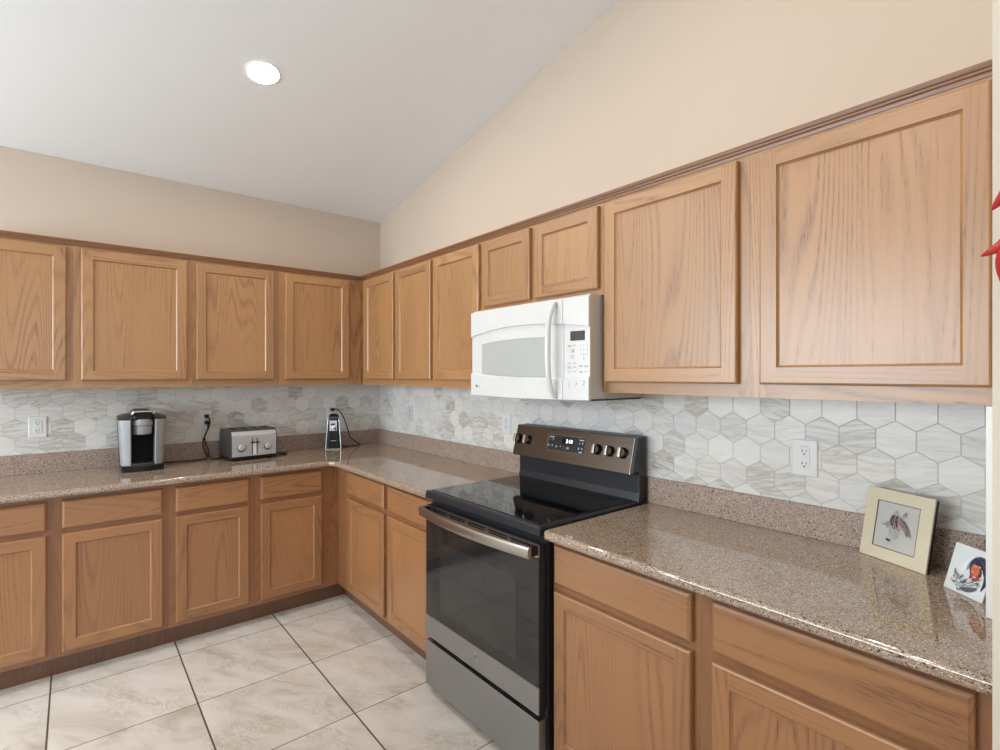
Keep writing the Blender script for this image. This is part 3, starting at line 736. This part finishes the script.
# ------------------------------------------------------------------ outlets (local xz plane, facing -y, origin plate centre at wall surface)
def outlet(label, loc, rotz, style, pw=0.072, ph=0.117, mat=None):
    t = thing('wall_outlet', label, 'outlet', loc, rotz, 'wall outlets'); mat = mat or WHITE_PT
    lp = lambda i, y: [(-pw / 2 + i, y, -ph / 2 + i), (pw / 2 - i, y, -ph / 2 + i), (pw / 2 - i, y, ph / 2 - i), (-pw / 2 + i, y, ph / 2 - i)]
    G().loft([lp(0, 0.0), lp(0, -0.0035), lp(0.0015, -0.0055), lp(0.004, -0.006)]).done('cover_plate', mat, t, smooth=0)
    fy = -0.0062
    if style == 'block':
        rc = G().box(-0.0168, 0.0168, -0.0082, fy + 0.001, -0.0335, 0.0335, 0.0015).done('receptacle', mat, t)
        zs = (0.0205, -0.0205); fy = -0.0083
        G().box(-0.0125, 0.0125, -0.0090, -0.0080, -0.0045, 0.0045, 0.0006).done('test_button', mat, t)
        g = G(); g.box(-0.014, 0.014, -0.0068, -0.0058, 0.0385, 0.0400); g.done('top_shadow', GREY_MK, t)  # grey bar stands in for the shadow above the receptacle
    else:
        zs = (0.0195, -0.0195); rc = None
    for z in zs:
        if style != 'block':
            pts = [(0.0168 * math.cos(a), max(-0.0135, min(0.0135, 0.0168 * math.sin(a)))) for a in [i * 2 * PI / 28 for i in range(28)]]
            rc = G().prism([(p[0], z + p[1]) for p in pts], -0.0078, -0.0055, 'y').done('receptacle', mat, t)
            fy = -0.0079
        g = G()
        g.box(-0.0078, -0.0054, fy - 0.0003, fy + 0.0006, z - 0.0012, z + 0.0078); g.box(0.0054, 0.0074, fy - 0.0003, fy + 0.0006, z, z + 0.0072)
        g.lathe([(0.0027, 0), (0.0027, 0.0009), (0, 0.0009)], 12, M=T((0, fy + 0.0006, z - 0.0072)) @ RX(PI / 2))
        g.done('slots', BLACK_MT, rc, smooth=0)
    if style != 'block':
        G().lathe([(0.003, 0), (0.0028, 0.0012), (0, 0.0014)], 12, M=T((0, -0.0058, 0)) @ RX(PI / 2)).done('screw', CHROME, t)
    return t
WT = -0.0074
outlet('white outlet on left wall at the far left, left of the coffee maker', (-WT, -2.057, 1.168), RL, 'block', 0.076, 0.116)
outlet('white outlet left of the toaster with two black plugs in it', (-WT, -1.240, 1.167), RL, 'duplex', 0.074, 0.118)
outlet('white outlet on left wall behind the can opener', (-WT, -0.407, 1.176), RL, 'duplex', 0.070, 0.117)
outlet('pale grey outlet on right wall nearest the room corner', (0.503, WT, 1.172), 0, 'duplex', 0.068, 0.112, TILE_PT)
outlet('white outlet on right wall just left of the range back panel', (1.588, WT, 1.178), 0, 'duplex', 0.076, 0.116)
outlet('large white outlet on right wall above the granite, left of the picture', (3.140, WT, 1.1765), 0, 'block', 0.079, 0.121)

# ------------------------------------------------------------------ coffee maker (front = local -y)
t = thing('coffee_maker', 'silver and black single-cup coffee maker on the left worktop', 'coffee maker', (0.175, -1.602, 0.9142), RL)
def rrect(hx, y0, y1, r, z, k=5):
    out = []
    for cx_, cy_, a0 in ((hx - r, y1 - r, 0), (-hx + r, y1 - r, PI / 2), (-hx + r, y0 + r, PI), (hx - r, y0 + r, 1.5 * PI)):
        for q in range(k + 1): a = a0 + q * PI / 2 / k; out.append((cx_ + r * math.cos(a), cy_ + r * math.sin(a), z))
    return out
# rear body (water tank side) and black shell
G().loft([rrect(0.094, -0.02, 0.130, 0.03, 0.0), rrect(0.096, -0.02, 0.132, 0.03, 0.01), rrect(0.110, -0.03, 0.138, 0.03, 0.285), rrect(0.108, -0.03, 0.136, 0.03, 0.297), rrect(0.085, -0.02, 0.12, 0.03, 0.305)]).done('rear_body', BLACK_PL, t)
# base with drip tray, curved front
def base_loop(z, hw_, f):
    return [(-hw_, 0.0, z)] + [(-hw_ + 2 * hw_ * i / 12, -f - 0.022 * math.sin(PI * i / 12), z) for i in range(13)] + [(hw_, 0.0, z)]
G().loft([base_loop(0.0, 0.096, 0.118), base_loop(0.003, 0.098, 0.122), base_loop(0.030, 0.099, 0.122), base_loop(0.034, 0.097, 0.119)]).done('base', BLACK_PL, t)
dt = G().prism([(-0.054, -0.022), (0.054, -0.022), (0.054, -0.118), (0.03, -0.128), (-0.03, -0.128), (-0.054, -0.118)], 0.0335, 0.040, 'z', bev=0.001).done('drip_tray', DGREY_PL, t)
g = G()
for i in range(8): g.box(-0.046 + i * 0.012, -0.040 + i * 0.012, -0.112, -0.035, 0.0395, 0.0412)
g.done('tray_slots', STEEL, dt)
# silver side columns
for sx in (-1, 1):
    lps = []
    for z, wo, wi, fr in ((0.034, 0.099, 0.055, 0.118), (0.16, 0.106, 0.056, 0.122), (0.280, 0.112, 0.057, 0.126), (0.288, 0.111, 0.058, 0.122)):
        lp = [(sx * wi, -0.010, z), (sx * wi, -fr - 0.004, z), (sx * (wi + 0.004), -fr - 0.006, z), (sx * (wi + (wo - wi) * .55), -fr + 0.002, z), (sx * (wo - 0.006), -fr + 0.016, z), (sx * wo, -fr + 0.032, z), (sx * wo, -0.02, z)]
        lps.append(lp)
    sp = G().loft(lps).done('side_column', SILVER_PL, t)
    lps = []
    for z, wo, wi, fr, tp in ((0.288, 0.113, 0.050, 0.124, 0), (0.292, 0.114, 0.050, 0.126, 0), (0.305, 0.112, 0.050, 0.10, 0), (0.318, 0.075, 0.045, 0.07, 0)):
        lps.append([(sx * wi, 0.06, z), (sx * wi, -fr, z), (sx * (wi + (wo - wi) * .6), -fr + 0.006, z), (sx * wo, -fr + 0.034, z), (sx * wo, 0.06, z)])
    G().loft(lps).done('shoulder', DGREY_PL, t)
# recess back and brew head
G().box(-0.057, 0.057, -0.032, -0.010, 0.034, 0.300).done('cup_recess', BLACK_MT, t)
G().lathe([(0.040, 0.203), (0.044, 0.206), (0.046, 0.214), (0.047, 0.250), (0.047, 0.254), (0.052, 0.256), (0.052, 0.284), (0.048, 0.290), (0, 0.290)], 36, M=T((0, -0.075, 0))).done('brew_head', SILVER_PL, t)
G().lathe([(0.0475, 0.2528), (0.0485, 0.2555), (0.0475, 0.2575)], 36, M=T((0, -0.075, 0))).done('brew_seam', BLACK_MT, t)
lps = []
for z, hx_, y0, y1 in ((0.288, 0.050, -0.118, 0.08), (0.310, 0.050, -0.118, 0.09), (0.332, 0.044, -0.100, 0.085), (0.343, 0.034, -0.075, 0.07)): lps.append(rrect(hx_, y0, y1, 0.018, z, 4))
lid = G().loft(lps).done('lid', BLACK_PL, t)
pp = [(-0.052, -0.06, 0.300), (-0.052, -0.115, 0.316), (-0.046, -0.127, 0.330), (-0.030, -0.131, 0.336), (0.030, -0.131, 0.336), (0.046, -0.127, 0.330), (0.052, -0.115, 0.316), (0.052, -0.06, 0.300)]
G().tube(smooth_path(pp, 5), 0.006, 10).done('lid_handle', CHROME, lid)
# cord from behind the machine along the upstand to the outlet
def W2L(p, o=(0.175, -1.602, 0.9142)):
    x, y, z = p[0] - o[0], p[1] - o[1], p[2] - o[2]
    return (y, -x, z)         # inverse of the quarter turn
cd = G().tube(smooth_path([W2L(p) for p in [(0.06, -1.49, 0.9196), (0.10, -1.44, 0.9196), (0.11, -1.36, 0.9196), (0.10, -1.285, 0.9196), (0.075, -1.245, 0.925), (0.050, -1.232, 0.960), (0.040, -1.248, 1.02), (0.042, -1.252, 1.06), (0.046, -1.236, 1.105), (0.042, -1.236, 1.142)]], 8), 0.0042, 8).done('power_cord', BLACK_PL, t)
G().box(*[v for v in (lambda a: (a[0] - 0.011, a[0] + 0.011, a[1] - 0.016, a[1] + 0.016, a[2] - 0.011, a[2] + 0.011))(W2L((0.0325, -1.2395, 1.148)))], 0.004).done('plug', BLACK_PL, cd)

# ------------------------------------------------------------------ toaster
TL = (0.160, -1.020, 0.9142); TR = RL + math.radians(5)
t = thing('toaster', 'brushed steel and black four-slot toaster on the left worktop', 'toaster', TL, TR)
hx, hy, hz = 0.144, 0.112, 0.194
def tl(z, i, r=0.018): return rrect(hx - i, -hy + i, hy - i, r, z, 4)
G().loft([tl(0.006, 0.006), tl(0.010, 0.0), tl(0.020, -0.002), tl(0.026, 0.0)]).done('base', BLACK_PL, t)
for sx in (-1, 1):
    for sy in (-1, 1): G().lathe([(0.009, 0), (0.011, 0.007)], 12, M=T((sx * 0.11, sy * 0.07, 0))).done('foot', BLACK_MT, t)
# end caps and top as dark shell
prof = [(-hy + 0.004, 0.022), (hy - 0.004, 0.022), (hy - 0.004, 0.155), (hy - 0.012, 0.174), (hy - 0.030, hz), (-hy + 0.030, hz), (-hy + 0.012, 0.174), (-hy + 0.004, 0.155)]
sh = G().prism(prof, -hx + 0.001, hx - 0.001, 'x', bev=0.004).done('shell', DGREY_PL, t)
for i in range(4):
    xc = -0.096 + i * 0.064
    G().box(xc - 0.016, xc + 0.016, -0.062, 0.062, hz - 0.003, hz + 0.0006, 0.0008).done('bread_slot', BLACK_MT, sh)
# steel front face wraps up to the top edge
g = G(); fp = []
for y, z in ((-hy - 0.001, 0.026), (-hy - 0.003, 0.030), (-hy - 0.003, 0.152), (-hy + 0.001, 0.164), (-hy + 0.009, 0.176), (-hy + 0.018, 0.183)): fp.append((y, z))
fp += [(y + 0.006, z - 0.003) for y, z in fp[::-1]]
g.prism(fp, -hx + 0.010, hx - 0.010, 'x')
ff = g.done('front_plate', TOAST, t)
for x in (-0.081, 0.081):
    kb = G().lathe([(0.020, 0), (0.020, 0.004), (0.018, 0.014), (0.015, 0.016), (0, 0.016)], 24, M=T((x, -hy - 0.002, 0.082)) @ RX(PI / 2)).done('knob', TOAST, ff)
    G().lathe([(0.0235, 0), (0.0235, 0.0020), (0, 0.0020)], 24, M=T((x, -hy - 0.0015, 0.079)) @ RX(PI / 2)).done('knob_ring', BLACK_MT, ff)
    g = G()
    for j in range(3): g.box(x * 0.62 - 0.005, x * 0.62 + 0.005, -hy - 0.0042, -hy - 0.002, 0.068 + j * 0.010, 0.072 + j * 0.010)
    g.done('button_row', GREY_MK, ff)
for x in (-0.0145, 0.0145):
    G().box(x - 0.0024, x + 0.0024, -hy - 0.0040, -hy - 0.002, 0.034, 0.140).done('lever_slot', BLACK_MT, ff)
    G().box(x - 0.011, x + 0.011, -hy - 0.022, -hy - 0.003, 0.108, 0.116, 0.003).done('lever', BLACK_PL, ff)
G().box(-0.010, 0.010, -hy - 0.0038, -hy - 0.002, 0.034, 0.104).done('centre_strip', WHITE_TR, ff)
def W2T(p):
    v = RZ(-TR) @ (Vector(p) - Vector(TL)); return tuple(v)
cd = G().tube(smooth_path([W2T(p) for p in [(0.060, -1.115, 0.925), (0.10, -1.165, 0.9196), (0.125, -1.215, 0.9196), (0.09, -1.248, 0.945), (0.055, -1.262, 0.99), (0.042, -1.262, 1.03), (0.046, -1.245, 1.08), (0.052, -1.228, 1.13), (0.052, -1.226, 1.165), (0.042, -1.236, 1.186)]], 8), 0.0042, 8).done('power_cord', BLACK_PL, t)
q = W2T((0.0325, -1.2395, 1.1875)); G().box(q[0] - 0.011, q[0] + 0.011, q[1] - 0.016, q[1] + 0.016, q[2] - 0.011, q[2] + 0.011, 0.004).done('plug', BLACK_PL, cd)
G().tube(smooth_path([W2T(p) for p in [(0.20, -0.875, 0.9196), (0.205, -0.83, 0.9196), (0.18, -0.785, 0.9196), (0.13, -0.80, 0.9196), (0.09, -0.86, 0.9196)]], 8), 0.0042, 8).done('cord_loop', BLACK_PL, t)

# ------------------------------------------------------------------ can opener
t = thing('can_opener', 'tall black electric can opener with chrome edge on the corner worktop', 'can opener', (0.125, -0.432, 0.9142), RL - math.radians(25))
def co(z, w0, y0, y1): return rrect(w0, y0, y1, min(0.016, w0 * .5), z, 4)
g = G(); g.loft([co(0.0, 0.050, -0.050, 0.052), co(0.006, 0.051, -0.052, 0.054), co(0.12, 0.043, -0.047, 0.050), co(0.22, 0.036, -0.042, 0.046), co(0.245, 0.032, -0.036, 0.042), co(0.256, 0.020, -0.022, 0.028)])
g.done('housing', BLACK_PL, t)
g = G()
for sx in (-1, 1): g.tube(smooth_path([(sx * 0.053, -0.048, 0.003), (sx * 0.046, -0.045, 0.10), (sx * 0.038, -0.041, 0.21), (sx * 0.036, -0.038, 0.232)], 4), 0.0032, 8)
g.tube([(-0.053, -0.050, 0.0035), (0.053, -0.050, 0.0035)], 0.0032, 8)
g.done('chrome_edge', TOAST, t)
fm = T((0, -0.0445, 0.165)) @ RX(-0.06)
cp_ = G().box(-0.025, 0.025, -0.003, 0.004, -0.030, 0.046, 0.003, M=fm).done('cutter_plate', STEEL, t)
G().lathe([(0.012, 0), (0.012, 0.008), (0.009, 0.010), (0, 0.010)], 20, M=fm @ T((0.004, -0.003, -0.002)) @ RX(PI / 2)).done('drive_wheel', STEEL, cp_)
G().box(-0.020, 0.014, -0.012, -0.003, 0.014, 0.024, 0.002, M=fm).done('cutter_arm', BLACK_PL, cp_)
G().box(0.010, 0.020, -0.009, -0.003, -0.026, -0.006, 0.002, M=fm).done('can_guide', BLACK_PL, cp_)
G().box(-0.031, 0.031, -0.012, 0.008, 0.052, 0.074, 0.004, M=fm).done('press_lever', DGREY_PL, t)
text('printed_name', 'CAN OPENER', 0.0085, GREY_MK, t, T((0, -0.0497, 0.066)) @ RX(-0.06)) if False else G().box(-0.020, 0.020, -0.0506, -0.0470, 0.062, 0.067).done('printed_name', GREY_MK, t)
COL_ = (0.125, -0.432, 0.9142)
def W2C(p): return tuple(RZ(-(RL - math.radians(25))) @ (Vector(p) - Vector(COL_)))
cd = G().tube(smooth_path([W2C(p) for p in [(0.044, -0.402, 1.197), (0.055, -0.378, 1.197), (0.052, -0.335, 1.150), (0.052, -0.300, 1.06), (0.052, -0.275, 0.985), (0.060, -0.235, 0.945), (0.066, -0.205, 0.922), (0.078, -0.215, 0.9196), (0.095, -0.30, 0.9196), (0.10, -0.385, 0.9196)]], 8), 0.0040, 8).done('power_cord', BLACK_PL, t)
PMx = RZ(-(RL - math.radians(25)))
q = W2C((0.0325, -0.407, 1.1955)); G().box(-0.016, 0.016, -0.011, 0.011, -0.011, 0.011, 0.004, M=T(q) @ PMx).done('plug', BLACK_PL, cd)

# ------------------------------------------------------------------ leaning pictures (local: x along width, z up, facing -y, then leaned)
def leaning(name, label, cat, bl, ang, lean):
    t = thing(name, label, cat, bl, -ang); return t, RX(-lean)
W_, H_ = 0.190, 0.204
t, LM = leaning('framed_picture', 'cream framed horse picture leaning on the right backsplash', 'picture', (3.3085, -0.0545, 0.9155), math.radians(24), math.radians(11))
g = G()
for x0, x1, z0, z1 in ((0, 0.034, 0, H_), (W_ - 0.034, W_, 0, H_), (0.034, W_ - 0.034, 0, 0.034), (0.034, W_ - 0.034, H_ - 0.034, H_)):
    g.box(x0, x1, 0.0, 0.0055, z0, z1, M=LM)
fr = g.done('frame', CREAM_FR, t, smooth=0)
G().box(0.003, W_ + 0.0015, 0.0055, 0.0125, 0.002, H_ - 0.002, M=LM).done('backing', BLACK_PL, t, smooth=0)
sh = G().box(0.032, W_ - 0.032, 0.0022, 0.0052, 0.032, H_ - 0.032, M=LM).done('print', MAT_PAPER, t, smooth=0)
g = G(); a, b, c, d = 0.034, W_ - 0.034, 0.034, H_ - 0.034; wv = 0.0022
for q in ((a, a + wv, c, d), (b - wv, b, c, d), (a, b, c, c + wv), (a, b, d - wv, d)): g.box(q[0], q[1], 0.0006, 0.0026, q[2], q[3], M=LM)
g.done('brown_border', BROWN_LN, t, smooth=0)
# the drawn horse head as brush strokes on the paper (flat ink shapes)
INK = [plain('ink_plum', (0.16, 0.055, 0.07), 0.7), plain('ink_grey', (0.30, 0.30, 0.30), 0.7), plain('ink_pink', (0.52, 0.36, 0.35), 0.7), plain('ink_pale', (0.47, 0.46, 0.445), 0.7), plain('ink_black', (0.035, 0.03, 0.035), 0.7)]
def strokes(name, lst, parent, LM, y0, mats, ox=0, oz=0, s=1.0):
    g = G()
    for k, (pts, r, mi) in enumerate(lst):
        P = smooth_path([(ox + p[0] * s, 0, oz + p[1] * s) for p in pts], 5); n = len(P)
        yy = y0 - 0.00006 * k
        for i in range(n - 1):
            w0 = r * s * math.sin(PI * (i + 0.35) / (n + 0.3)); w1 = r * s * math.sin(PI * (i + 1.35) / (n + 0.3))
            tdir = (P[i + 1] - P[i]).normalized(); nn = Vector((-tdir.z, 0, tdir.x))
            q = [P[i] - nn * w0, P[i + 1] - nn * w1, P[i + 1] + nn * w1, P[i] + nn * w0]
            f = g.bm.faces.new([g.bm.verts.new(LM @ Vector((v.x, yy, v.z))) for v in q]); f.material_index = mi
    return g.done(name, mats, parent, smooth=0)
rh = random.Random(5)
HS = [([(0.36, 0.56), (0.40, 0.40), (0.42, 0.22)], 0.085, 3), ([(0.50, 0.60), (0.52, 0.44), (0.46, 0.24)], 0.075, 3), ([(0.46, 0.66), (0.55, 0.58), (0.57, 0.46)], 0.055, 2), ([(0.50, 0.70), (0.62, 0.62), (0.68, 0.52)], 0.035, 2)]
for k in range(26):      # forelock
    a = rh.random(); x = 0.33 + 0.16 * a
    HS.append(([(x + 0.03, 0.80 - 0.05 * rh.random()), (x, 0.66), (x + 0.02 + 0.05 * rh.random(), 0.52 - 0.06 * rh.random())], 0.003 + 0.006 * rh.random(), rh.choice((0, 0, 0, 1))))
for k in range(34):      # mane sweeping to the right
    a = rh.random(); b_ = rh.random()
    HS.append(([(0.44 + 0.14 * a, 0.78 - 0.14 * b_), (0.56 + 0.14 * a, 0.66 - 0.12 * b_), (0.66 + 0.12 * a, 0.52 - 0.10 * b_), (0.70 + 0.14 * a, 0.40 - 0.08 * b_)], 0.002 + 0.005 * rh.random(), rh.choice((0, 0, 1, 1, 2))))
for k in range(8):       # loose hairs on the left
    HS.append(([(0.36, 0.64 - 0.02 * k), (0.28, 0.58 - 0.02 * k), (0.20 + 0.02 * k, 0.53 - 0.012 * k)], 0.004, 1))
HS += [([(0.38, 0.74), (0.36, 0.62), (0.40, 0.50)], 0.020, 0), ([(0.60, 0.74), (0.63, 0.80), (0.67, 0.87), (0.66, 0.75)], 0.016, 1), ([(0.42, 0.80), (0.45, 0.86), (0.49, 0.79)], 0.012, 1), ([(0.16, 0.50), (0.22, 0.51), (0.28, 0.49)], 0.014, 1),
       ([(0.40, 0.48), (0.44, 0.465), (0.48, 0.48)], 0.010, 4), ([(0.52, 0.47), (0.56, 0.455), (0.59, 0.47)], 0.009, 4), ([(0.37, 0.46), (0.37, 0.34), (0.35, 0.24)], 0.005, 1), ([(0.58, 0.42), (0.54, 0.30), (0.48, 0.20)], 0.005, 1), ([(0.47, 0.44), (0.46, 0.34)], 0.006, 2), ([(0.50, 0.40), (0.47, 0.28)], 0.004, 1),
       ([(0.30, 0.20), (0.34, 0.175), (0.38, 0.17), (0.40, 0.19)], 0.026, 4), ([(0.34, 0.14), (0.38, 0.135)], 0.010, 1)]
strokes('horse_drawing', HS, sh, LM, 0.0020, INK, 0.036, 0.040, 0.125)
# small painted card
CW, CH = 0.104, 0.118
t, LM = leaning('painted_card', 'small painted card of a dark-haired figure with a wolf, beside the framed picture', 'card', (3.5290, -0.186, 0.9150), math.radians(39), math.radians(17))
cardm = plain('pale_blue_card', (0.70, 0.76, 0.78), 0.45, 0, 0.4, 0.08)
cb = G().box(0, CW, 0.0, 0.003, 0, CH, 0.0004, 1, M=LM).done('card_board', cardm, t, smooth=0)
CI = [plain('card_navy', (0.030, 0.032, 0.060), 0.5), plain('card_blue', (0.20, 0.32, 0.42), 0.5), plain('card_orange', (0.62, 0.17, 0.085), 0.5), plain('card_red', (0.40, 0.05, 0.05), 0.5), plain('card_grey', (0.42, 0.43, 0.45), 0.5), plain('card_white', (0.80, 0.82, 0.83), 0.5), plain('card_dark_grey', (0.11, 0.115, 0.135), 0.5), plain('card_peach', (0.72, 0.36, 0.22), 0.5)]
CS = [([(0.30, 0.52), (0.42, 0.70), (0.54, 0.86), (0.66, 0.94)], 0.09, 5), ([(0.44, 0.58), (0.50, 0.74), (0.60, 0.88), (0.72, 0.93)], 0.06, 1),
      ([(0.52, 0.60), (0.53, 0.76), (0.62, 0.90), (0.80, 0.94), (0.93, 0.84)], 0.062, 0), ([(0.74, 0.90), (0.86, 0.84), (0.93, 0.66), (0.95, 0.44), (0.90, 0.24)], 0.058, 0), ([(0.66, 0.86), (0.78, 0.82), (0.84, 0.70), (0.86, 0.56)], 0.060, 0),
      ([(0.54, 0.80), (0.64, 0.84), (0.78, 0.80)], 0.075, 0), ([(0.56, 0.70), (0.58, 0.58), (0.62, 0.48)], 0.05, 0), ([(0.74, 0.74), (0.77, 0.62), (0.76, 0.50)], 0.06, 0),
      ([(0.60, 0.79), (0.61, 0.66), (0.65, 0.50)], 0.070, 2), ([(0.69, 0.78), (0.70, 0.64), (0.69, 0.50)], 0.062, 2), ([(0.62, 0.76), (0.62, 0.70)], 0.018, 7), ([(0.60, 0.63), (0.63, 0.57)], 0.022, 7), ([(0.58, 0.695), (0.63, 0.690)], 0.010, 3), ([(0.67, 0.690), (0.72, 0.700)], 0.010, 3), ([(0.63, 0.68), (0.62, 0.62), (0.65, 0.61)], 0.007, 3), ([(0.60, 0.56), (0.66, 0.555)], 0.011, 3),
      ([(0.56, 0.50), (0.64, 0.42), (0.76, 0.46)], 0.055, 3), ([(0.72, 0.54), (0.78, 0.46)], 0.04, 3), ([(0.83, 0.66), (0.87, 0.54), (0.86, 0.42)], 0.024, 5), ([(0.80, 0.72), (0.83, 0.66)], 0.014, 7),
      ([(0.30, 0.22), (0.46, 0.24), (0.64, 0.32), (0.82, 0.40)], 0.115, 4), ([(0.40, 0.13), (0.60, 0.15), (0.82, 0.26)], 0.055, 6), ([(0.62, 0.44), (0.74, 0.40), (0.84, 0.34)], 0.03, 6)]
rc_ = random.Random(9)
for k in range(30):      # fur strokes
    a, b_ = rc_.random(), rc_.random()
    x = 0.38 + 0.46 * a; z = 0.12 + 0.20 * b_ + 0.14 * a
    CS.append(([(x, z), (x + 0.05, z + 0.035), (x + 0.10, z + 0.085)], 0.006 + 0.007 * rc_.random(), rc_.choice((5, 6, 6, 4, 0))))
CS += [([(0.22, 0.46), (0.28, 0.34), (0.36, 0.22)], 0.085, 4), ([(0.20, 0.54), (0.21, 0.45), (0.27, 0.40)], 0.020, 6), ([(0.43, 0.46), (0.40, 0.39), (0.36, 0.37)], 0.018, 6), ([(0.19, 0.35), (0.24, 0.335)], 0.012, 0), ([(0.30, 0.35), (0.35, 0.335)], 0.012, 0), ([(0.25, 0.32), (0.25, 0.25)], 0.014, 5), ([(0.21, 0.24), (0.25, 0.215), (0.30, 0.22)], 0.018, 0), ([(0.34, 0.29), (0.41, 0.27)], 0.020, 5), ([(0.18, 0.30), (0.17, 0.24), (0.20, 0.20)], 0.008, 6), ([(0.24, 0.42), (0.29, 0.40), (0.34, 0.40)], 0.010, 6), ([(0.36, 0.12), (0.40, 0.08), (0.48, 0.10)], 0.016, 6), ([(0.30, 0.17), (0.38, 0.14)], 0.010, 6)]
strokes('painting', CS, cb, LM, -0.0002, CI, 0.0, 0.0, 0.104)

# ------------------------------------------------------------------ chilli ristra on the wall end
t = thing('chilli_ristra', 'string of glossy red chillies hanging on the wall end at the right edge', 'chilli string', (XW + 0.068, -0.745, 1.70))
RO = Vector((XW + 0.068, -0.745, 1.70))
G().tube(smooth_path([(0, 0.035, 0.34), (0, 0.012, 0.30), (0, 0, 0.2), (0, 0, 0), (0, 0, -0.22)], 5), 0.005, 8).done('cord', GREEN_ST, t)
G().lathe([(0.006, 0), (0.006, 0.004), (0.002, 0.005), (0.002, 0.045)], 10, M=T((0, 0.0, 0.335)) @ RX(-PI / 2)).done('hook', STEEL, t)
def chilli(path, r):
    P = smooth_path([tuple(Vector(p) - RO) for p in path], 7); n = len(P)
    rad = [r * min(1.0, 0.55 + 1.8 * i / n) * (1 - max(0, (i / (n - 1) - 0.35) / 0.65) ** 1.6 * 0.93) for i in range(n)]
    c = G().tube(P, rad, 14).done('chilli', RED_CH, t, smooth=60)
    d = (P[0] - P[1]).normalized()
    G().tube([P[0] + d * 0.001, P[0] + d * 0.008, P[0] + d * 0.020 + Vector((0, 0, 0.004))], [r * 0.6, 0.003, 0.0022], 8).done('stem', GREEN_ST, c)
cx0, yy = RO.x, RO.y
chilli([(cx0 - 0.004, yy - 0.012, 1.715), (cx0 - 0.024, yy - 0.018, 1.690), (cx0 - 0.045, yy - 0.018, 1.664), (cx0 - 0.075, yy - 0.010, 1.650)], 0.015)
chilli([(cx0 + 0.012, yy - 0.014, 1.815), (cx0 - 0.016, yy - 0.020, 1.775), (cx0 - 0.042, yy - 0.018, 1.745), (cx0 - 0.062, yy - 0.012, 1.722)], 0.015)
chilli([(cx0 - 0.004, yy - 0.014, 1.705), (cx0 - 0.030, yy - 0.022, 1.662), (cx0 - 0.044, yy - 0.020, 1.625), (cx0 - 0.034, yy - 0.014, 1.565)], 0.018)
rg = random.Random(3)
for k in range(11):
    z = 1.95 - k * 0.042; a = -1.3 + 2.6 * rg.random(); sx = math.sin(a) * 0.045 + 0.018
    chilli([(cx0 + 0.004, yy - 0.010, z), (cx0 + 0.4 * sx + 0.004, yy - 0.026, z - 0.035), (cx0 + 0.9 * sx + 0.006, yy - 0.030, z - 0.075), (cx0 + 1.1 * sx + 0.006, yy - 0.024, z - 0.115)], 0.014 + 0.003 * rg.random())

# ------------------------------------------------------------------ recessed ceiling lights
NRM = Vector((-SL, 0, 1)).normalized()
def downlight(x, y, label):
    t = thing('recessed_light', label, 'ceiling light', (x, y, ztop(x)), 0, 'recessed ceiling lights')
    RM = RY(-math.atan(SL))
    G().lathe([(0.070, -0.0005), (0.079, -0.0005), (0.080, -0.002), (0.078, -0.0045), (0.071, -0.0040), (0.070, -0.0005)], 48, M=RM, cap=False).done('trim_ring', WHITE_TR, t)
    G().lathe([(0.0, -0.0030), (0.072, -0.0030), (0.072, -0.0005), (0, -0.0005)], 48, M=RM).done('lens', LAMP, t)
downlight(1.174, -1.20, 'round recessed ceiling light on the white sloped ceiling')
for x_, y_, l_ in ((2.95, -1.20, 'added recessed ceiling light above the right worktop, out of view'), (1.174, -3.10, 'added recessed ceiling light beyond the left edge, out of view'), (2.95, -3.10, 'added recessed ceiling light behind the viewer, over the open floor, out of view')):
    downlight(x_, y_, l_)  # extra downlights out of view, added to light the room

# ------------------------------------------------------------------ unseen bar added behind the viewer to block low window light
t = thing('added_shading_bar', 'unseen raised bar added behind the viewer to shade the lower cabinets', 'bar', (3.3, -2.95, 0))
G().box(-1.6, 1.6, -0.06, 0.06, 0.10, 1.030, 0.002).done('bar_wall', PAINT2, t)
G().box(-1.6, 1.6, 0.06, 0.075, 0.11, 1.030, 0.001).done('oak_back_panel', OVB, t, smooth=0)
G().box(-1.6, 1.6, -0.05, 0.05, 0.0, 0.10).done('plinth', OTK, t, smooth=0)
G().box(-1.63, 1.63, -0.17, 0.15, 1.030, 1.068, 0.012, 4).done('bar_top', GRAN, t)
